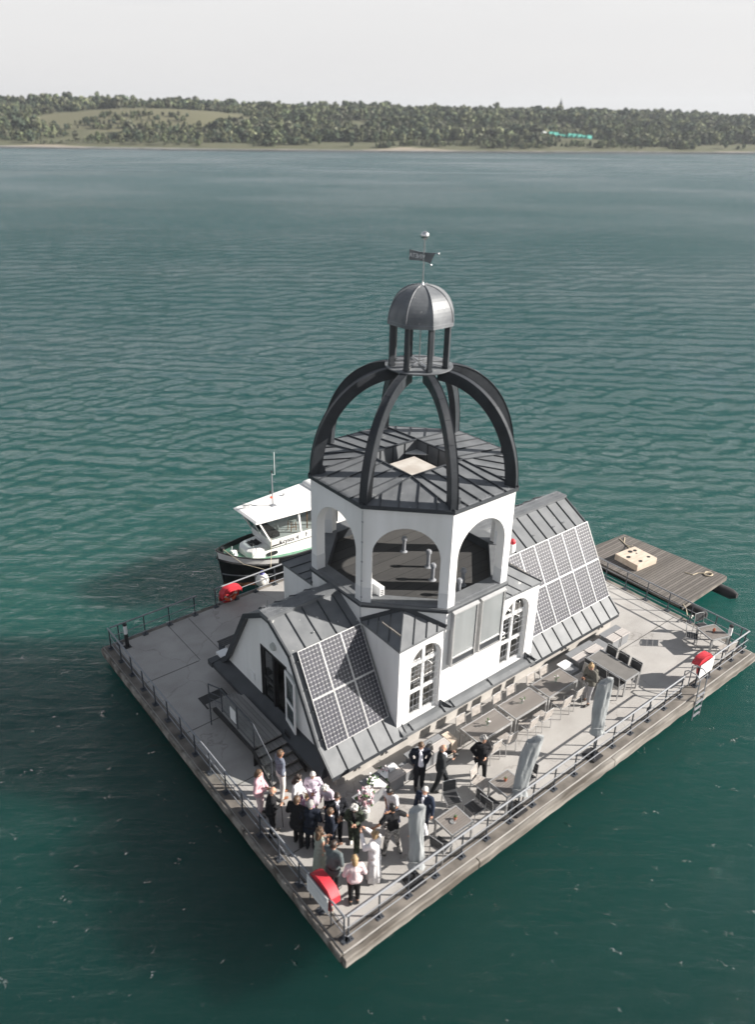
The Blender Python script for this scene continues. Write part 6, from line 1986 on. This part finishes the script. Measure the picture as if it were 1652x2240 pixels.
    if hair == 'bald':
        for s_ in (-1, 1): C(h, (-.03, s_*.078, .0), (-.075, s_*.045, -.02), .022, .026, 0, HD)
        C(h, (-.085, -.03, -.01), (-.085, .03, -.01), .026, .026, 0, HD)
    else:
        C(h, (-.028, 0, .045), (-.010, 0, .056), .090, .080, 0, HD)
        C(h, (-.045, 0, -.01), (-.04, 0, .03), .078, .080, 0, HD)
        C(h, (.040, -.035, .088), (.040, .035, .088), .026, .026, 0, HD)
        for s_ in (-1, 1): C(h, (.0, s_*.075, .03), (-.02, s_*.078, -.01), .024, .022, 0, HD)
        rr = random.Random(int(x*100))
        if hair in ('curly', 'curlylong'):
            for _ in range(34):
                a = rr.uniform(0, 2*PI); z_ = rr.uniform(-.03, .13); q = .10*math.sqrt(max(.05, 1-(z_/.15)**2)); p = (-.02+q*math.cos(a), q*math.sin(a), z_+.01)
                if p[0] > .06 and z_ < .06: continue
                h.blob(HD(p), rr.uniform(.024, .036)*k, 0, .1, _, 7, 5)
        if hair in ('long', 'curlylong'):
            C(h, (-.06, 0, -.02), (-.085, 0, -.19), .078, .068, 0, HD); C(h, (-.02, -.07, -.02), (-.04, -.075, -.17), .036, .034, 0, HD); C(h, (-.02, .07, -.02), (-.04, .075, -.17), .036, .034, 0, HD)
        if hair == 'bob': C(h, (-.05, 0, -.02), (-.055, 0, -.09), .086, .080, 0, HD)
        if hair == 'bun': C(h, (-.075, 0, .10), (-.09, 0, .125), .042, .038, 0, HD)
        if hair == 'updo':
            for _ in range(12): a = rr.uniform(0, 6.28); h.blob(HD((-.085+.03*math.cos(a), .05*math.sin(a), .03+.05*math.cos(a*2))), .036*k, 0, .2, _, 7, 5)
    if hair == 'bald' and 'beard' in (extra_items or ()): C(h, (.055, -.03, -.085), (.055, .03, -.085), .030, .030, 0, HD)
    fuse(h, .012*k, 'hair', [hairc], P_, None, None, 2)
    # ---- trousers / skirt / dress
    if bot in ('trousers', 'capri', 'loose'):
        t = MB(); C(t, (0, 0, .92), (0, 0, 1.02), .135*fat, .128*fat); C(t, (0, -.055, .93), (0, .055, .93), .118*fat, .118*fat)
        for hip, kn, an in lg:
            wide = .028 if bot == 'loose' else 0.0
            C(t, hip, kn, .108, .078+wide*.6)
            end = an if bot != 'capri' else lerp(kn, an, .72)
            C(t, kn, (end[0]-.005, end[1], end[2]-.01), .076+wide*.6, .060+wide)
        fuse(t, .017*k, 'trousers', [botc], P_, None, None, 4)
    if bot in ('skirt', 'dress', 'gown'):
        zb_ = {'skirt': .48, 'dress': .40, 'gown': .07}[bot]; wb = {'skirt': .25, 'dress': .26, 'gown': .23}[bot]
        t = MB(); prof = [(.135, 1.06), (.165, .93), (.5*(wb+.17), .5*(.93+zb_)), (wb, zb_), (wb-.012, zb_+.002), (.15, .90), (.10, 1.0)]
        n = 40; vs = []; fs = []
        for i, (r_, z_) in enumerate(prof):
            for j in range(n):
                a = 2*PI*j/n; fl = 1+(.07*math.sin(9*a+x*7)+.04*math.sin(5*a))*max(0, min(1, (1.0-z_)/.4))
                vs.append(S((r_*fl*math.cos(a)*.88, r_*fl*math.sin(a), z_)))
        for i in range(len(prof)-1):
            for j in range(n): fs.append((i*n+j, (i+1)*n+j, (i+1)*n+(j+1) % n, i*n+(j+1) % n))
        t.add(vs, fs); o = part(bot if bot != 'gown' else 'dress', t, botc, P_, world=False, smooth=True)
    # ---- upper garment
    t = MB(); f = fat
    ti = {'jacket': .026, 'coat': .034, 'shirt': .016, 'blouse': .024, 'tshirt': .018, 'top': .012}[top]
    zb2 = {'jacket': .80, 'coat': .66, 'shirt': .93, 'blouse': .88, 'tshirt': .92, 'top': 1.0}[top]
    ch = .118+ti
    C(t, (0, 0, 1.08), (0, 0, 1.32), (ch-.010)*f, ch); C(t, (0, -.07, 1.32), (0, .07, 1.32), .102+ti, .102+ti)
    C(t, (0, -.045, max(zb2+.12, 1.0)), (0, .045, max(zb2+.12, 1.0)), (.105+ti)*f, (.105+ti)*f)
    if zb2 < .9: C(t, (-.01, -.055, zb2+.11), (-.01, .055, zb2+.11), (.110+ti)*f, (.110+ti)*f)
    C(t, (0, -sw+.02, 1.425), (0, sw-.02, 1.425), .056+ti*.8, .056+ti*.8); C(t, (-.01, 0, 1.45), (-.005, 0, 1.485), .070+ti*.4, .060)
    if female: C(t, (.075, -.06, 1.30), (.075, .06, 1.30), .062, .062)
    for s_, e, w_ in arms:
        if sleeves == 'none': continue
        if sleeves == 'short': C(t, s_, lerp(s_, e, .62), .058+ti, .056+ti)
        else:
            C(t, s_, e, .056+ti*.8, .048+ti*.7); C(t, e, lerp(e, w_, .93), .046+ti*.7, .032+ti*.6)
    nm = {'jacket': 'jacket', 'coat': 'jacket', 'shirt': 'shirt', 'blouse': 'blouse', 'tshirt': 't_shirt', 'top': 'top'}[top]
    fuse(t, .017*k, nm, [topc], P_, None, None, 3)
    if shirt:                                      # visible shirt front between the lapels
        t = MB(); wv = .055 if tie != 'open' else .095
        C(t, (.075+.028, -wv*.25, 1.42), (.112, wv*.35, 1.10 if tie != 'open' else .98), .045, wv*.7); C(t, (.03, -.035, 1.475), (.03, .035, 1.475), .042, .042)
        if tie == 'open': C(t, (.105, 0, 1.35), (.115, 0, 1.0), .06, .075)
        fuse(t, .013*k, 'shirt', [shirt], P_, None, None, 2)
        if tie and tie != 'open':
            t = MB(); t.tube([S((.128, 0, 1.455)), S((.158, 0, 1.30)), S((.178, 0, 1.10))], [.016*k, .022*k, .014*k], 8); part('tie', t, tie, P_, world=False, smooth=True)
    # ---- shoes
    t = MB()
    for hip, kn, an in lg:
        C(t, (an[0]-.035, an[1], .046), (an[0]+.16, an[1]*1.10, .036), .044, .040); C(t, an, (an[0]+.02, an[1], .05), .044 if shoe != 'shoe_s' else .036, .045)
    fuse(t, .014*k, 'shoes', [shoe], P_, None, None, 2)
    return P_, S, HD, arms, k

def held(P_, S, name, mb, mats, label, cat):
    """a thing in a hand: top-level, placed in world space from the holder's local frame"""
    mw = Matrix.Translation(P_.location) @ Matrix.Rotation(P_.rotation_euler[2], 4, 'Z')
    mb.v = [tuple(mw @ Vector(v)) for v in mb.v]
    c = Vector((sum(v[0] for v in mb.v)/len(mb.v), sum(v[1] for v in mb.v)/len(mb.v), min(v[2] for v in mb.v)))
    return solo(name, mb, mats, label, cat, tuple(c))

cloth('suit', (.012, .013, .017)); cloth('suit_navy', (.013, .017, .028)); cloth('suit_navy2', (.020, .028, .050)); cloth('suit_grey', (.095, .115, .12)); cloth('suit_char', (.025, .027, .030))
cloth('pattern', (.20, .22, .27), (.07, .08, .11), 30); cloth('offwhite', (.62, .60, .57)); cloth('pink', (.60, .36, .40)); cloth('palepink', (.66, .52, .53))
cloth('white_c', (.74, .72, .73)); cloth('purple', (.26, .06, .24)); cloth('lilac', (.56, .47, .58), (.66, .60, .66), 20); cloth('pinkdress', (.66, .60, .64), (.42, .16, .36), 9)
cloth('greenj', (.085, .105, .075), (.014, .016, .014), 7); cloth('sage', (.30, .33, .29)); cloth('blackc', (.013, .013, .015)); cloth('camo', (.42, .40, .38), (.05, .05, .05), 11)
cloth('skirtp', (.52, .53, .62), (.18, .20, .32), 16); cloth('trgrey', (.11, .125, .14)); cloth('olive', (.12, .115, .10)); cloth('palegrey', (.33, .32, .33)); cloth('shirtw', (.70, .71, .77)); cloth('tie_d', (.02, .025, .05)); cloth('redc', (.55, .05, .06))

p = person('man in a blue grey patterned shirt and pale trousers beside the chapel stairs', 1.50, 5.10, -10, 1.83, 'shirt', 'pattern', 'trousers', 'offwhite', 'short', 'hair_brown', 'down', 'pocket', 'relaxed', shoe='shoe_b', skin='skin_tan')
person('woman in a pink suit with short brown hair standing by the left railing', .62, 4.90, -50, 1.76, 'jacket', 'pink', 'trousers', 'palepink', 'bob', 'hair_brown', 'belly', 'belly', 'stand', (10, 12), shirt='palepink', female=True, tie='open')
q = person('bald bearded man in black leaning on a cane by the left railing', .52, 4.10, -28, 1.80, 'jacket', 'blackc', 'trousers', 'blackc', 'bald', 'hair_grey', 'cane', 'belly', 'relaxed', (0, 8), 4, extra_items=('beard',), fat=1.12, glasses=True)
mb = MB(); mb.tube([(.33*q[4], .19*q[4], 0), (.30*q[4], .19*q[4], .92*q[4])], .012, 7); mb.tube([(.24, .195, .93), (.38, .19, .95)], .014, 7)
held(q[0], None, 'walking_cane', mb, 'blackc', 'black walking cane in the hand of the bald man', 'cane')
person('woman in a white blouse and purple sash with curly dark hair', 1.43, 4.10, -58, 1.70, 'blouse', 'white_c', 'skirt', 'purple', 'curlylong', 'hair_dark', 'belly', 'down', 'stand', (15, 20), female=True)
person('stout man in a black suit, back turned, right of the bald bearded man', .92, 3.36, 25, 1.82, 'coat', 'blackc', 'trousers', 'blackc', 'short', 'hair_brown', 'belly', 'down', 'relaxed', (-10, 5), fat=1.12)
person('woman with pale lilac hair and a lilac wrap holding a magenta scarf', 1.92, 4.02, -125, 1.62, 'blouse', 'lilac', 'skirt', 'lilac', 'bob', 'hair_white', 'belly', 'belly', 'stand', (0, 25), female=True)
person('small blond girl in a pink and white dress among the black suits', 1.50, 3.72, -140, 1.22, 'top', 'pinkdress', 'dress', 'pinkdress', 'updo', 'hair_blond', 'belly', 'belly', 'stand', (0, 15), female=True, shoe='shoe_w')
person('grey haired man in a dark blue suit seen from behind beside the girl', 1.14, 3.02, 40, 1.80, 'coat', 'suit_navy', 'trousers', 'suit', 'short', 'hair_grey', 'belly', 'belly', 'stand', (0, 10), fat=1.08)
person('woman with grey curls in a pale lilac top bending towards the left', 2.10, 3.44, -160, 1.70, 'blouse', 'lilac', 'trousers', 'suit_navy', 'curly', 'hair_white', 'fwd', 'down', 'relaxed', (0, 25), 18, female=True)
q = person('young man in dark suit and tie holding a glass in the middle of the crowd', 1.88, 2.80, -112, 1.84, 'jacket', 'suit', 'trousers', 'suit', 'short', 'hair_dark', 'belly', 'belly', 'stand', (0, 20), shirt='shirtw', tie='tie_d')
mb = MB(); g = (.29*q[4], .0, 1.10*q[4]); mb.lathe([(.02, 0), (.004, .01), (.004, .05), (.03, .08), (.032, .15)], g, 12); held(q[0], None, 'wine_glass', mb, 'jar', 'wine glass held by the young man in the dark suit', 'glass')
person('boy in a dark suit in side view before the young man with the glass', 1.50, 2.62, -12, 1.64, 'jacket', 'suit_navy', 'trousers', 'suit_navy', 'short', 'hair_brown', 'phone', 'belly', 'stand', (0, 15), shirt='shirtw')
q = person('white haired woman in an olive green jacket and white trainers looking at her hands', 2.15, 2.34, -132, 1.72, 'jacket', 'greenj', 'loose', 'greenj', 'curly', 'hair_white', 'phone', 'phone', 'walk', (0, 30), 6, shoe='shoe_w', shirt='blackc', tie='open', female=True)
person('brown haired woman in a sage green dress with bare shoulders, holding a drink', .87, 2.22, 0, 1.68, 'top', 'sage', 'gown', 'sage', 'curlylong', 'hair_brown', 'phone', 'belly', 'stand', (10, 5), female=True, sleeves='none')
person('man in a slate grey jacket seen from behind next to the red lifebuoy cover', .86, 1.58, 18, 1.80, 'coat', 'suit_grey', 'trousers', 'suit_char', 'short', 'hair_dark', 'fwd', 'belly', 'stand', (-15, 10), fat=1.08)
person('woman in a pale pink blouse and black trousers seen from behind near the bottom corner', 1.06, .93, 62, 1.74, 'blouse', 'palepink', 'capri', 'blackc', 'bob', 'hair_blond', 'belly', 'belly', 'stand', (0, 10), female=True, fat=1.1)
q = person('woman dressed all in white raising a phone, seen from behind', 1.93, 1.18, 108, 1.78, 'coat', 'white_c', 'gown', 'white_c', 'curly', 'hair_blond', 'raise', 'raise', 'stand', (0, 0), female=True)
mb = MB(); mb.obox((.42*q[4], 0, 1.60*q[4]), (.005, 0, 0), (0, .04, 0), (0, 0, .075)); held(q[0], None, 'phone', mb, 'dark', 'smartphone held up by the woman in white', 'phone')
person('man in a black t-shirt and camouflage trousers with legs apart', 2.85, 1.50, 75, 1.80, 'tshirt', 'blackc', 'trousers', 'camo', 'short', 'hair_black', 'out', 'out', 'wide', (0, 12), 5, sleeves='short', skin='skin_tan')
person('black haired woman in a white top and patterned skirt bending to the left', 3.42, 2.18, -165, 1.72, 'blouse', 'white_c', 'dress', 'skirtp', 'long', 'hair_black', 'fwd', 'belly', 'relaxed', (0, 20), 14, female=True, sleeves='short', skin='skin_tan')
person('white haired man in a navy blazer standing behind the lowest parasol', 4.02, 1.50, -160, 1.78, 'jacket', 'suit_navy2', 'trousers', 'suit_navy', 'short', 'hair_white', 'down', 'down', 'stand', (0, 8), shirt='shirtw')
person('old man in a white shirt and grey trousers right beside the lowest parasol', 3.30, .98, -172, 1.74, 'shirt', 'white_c', 'trousers', 'trgrey', 'short', 'hair_white', 'belly', 'belly', 'stand', (0, 12), fat=1.1)
person('man in an open dark suit and white shirt with hands in his pockets', 5.07, 2.84, -125, 1.84, 'jacket', 'suit_navy', 'trousers', 'suit', 'short', 'hair_brown', 'pocket', 'pocket', 'stand', (-5, 28), shirt='shirtw', tie='open')
q = person('bald man in a dark suit photographing towards the right with a small camera', 5.50, 2.36, -38, 1.82, 'jacket', 'suit_char', 'trousers', 'suit_char', 'bald', 'hair_grey', 'camera', 'phone', 'walk', (0, 10), shirt='shirtw', fat=1.08)
mb = MB(); mb.box(.34, .39, -.07, .07, 1.38, 1.48); mb.tube([(.39, 0, 1.43), (.46, 0, 1.43)], .034, 12); held(q[0], None, 'camera', mb, 'dark', 'small black camera in the hands of the bald man in the suit', 'camera')
person('grey haired woman dressed in black in front of the leftmost table of the long row', 6.84, 1.96, -118, 1.72, 'coat', 'blackc', 'trousers', 'blackc', 'curly', 'hair_grey', 'belly', 'hip', 'step', (25, 12), female=True, fat=1.12)
q = person('woman with a blond bun, olive jacket and backpack looking at her camera', 12.40, 2.08, 172, 1.78, 'jacket', 'olive', 'capri', 'palegrey', 'bun', 'hair_blond', 'phone', 'phone', 'relaxed', (0, 32), 4, female=True)
mb = MB(); mb.box(.30, .36, -.07, .07, 1.20, 1.29); mb.tube([(.36, 0, 1.245), (.43, 0, 1.235)], .034, 12); held(q[0], None, 'camera', mb, 'dark', 'black camera in the hands of the woman with the bun', 'camera')
mb = MB(); mb.cap((-.20, 0, 1.12), (-.19, 0, 1.34), .11, .09); mb.cap((-.22, -.06, 1.10), (-.22, .06, 1.10), .10, .10)
for s_ in (-.10, .10): mb.tube([(-.12, s_, 1.05), (.04, s_*1.4, 1.10), (.14, s_, 1.30), (.07, s_, 1.47), (-.10, s_, 1.47), (-.18, s_, 1.38)], .022, 6)
held(q[0], None, 'backpack', mb, 'olive', 'olive grey backpack worn by the woman with the bun', 'backpack')
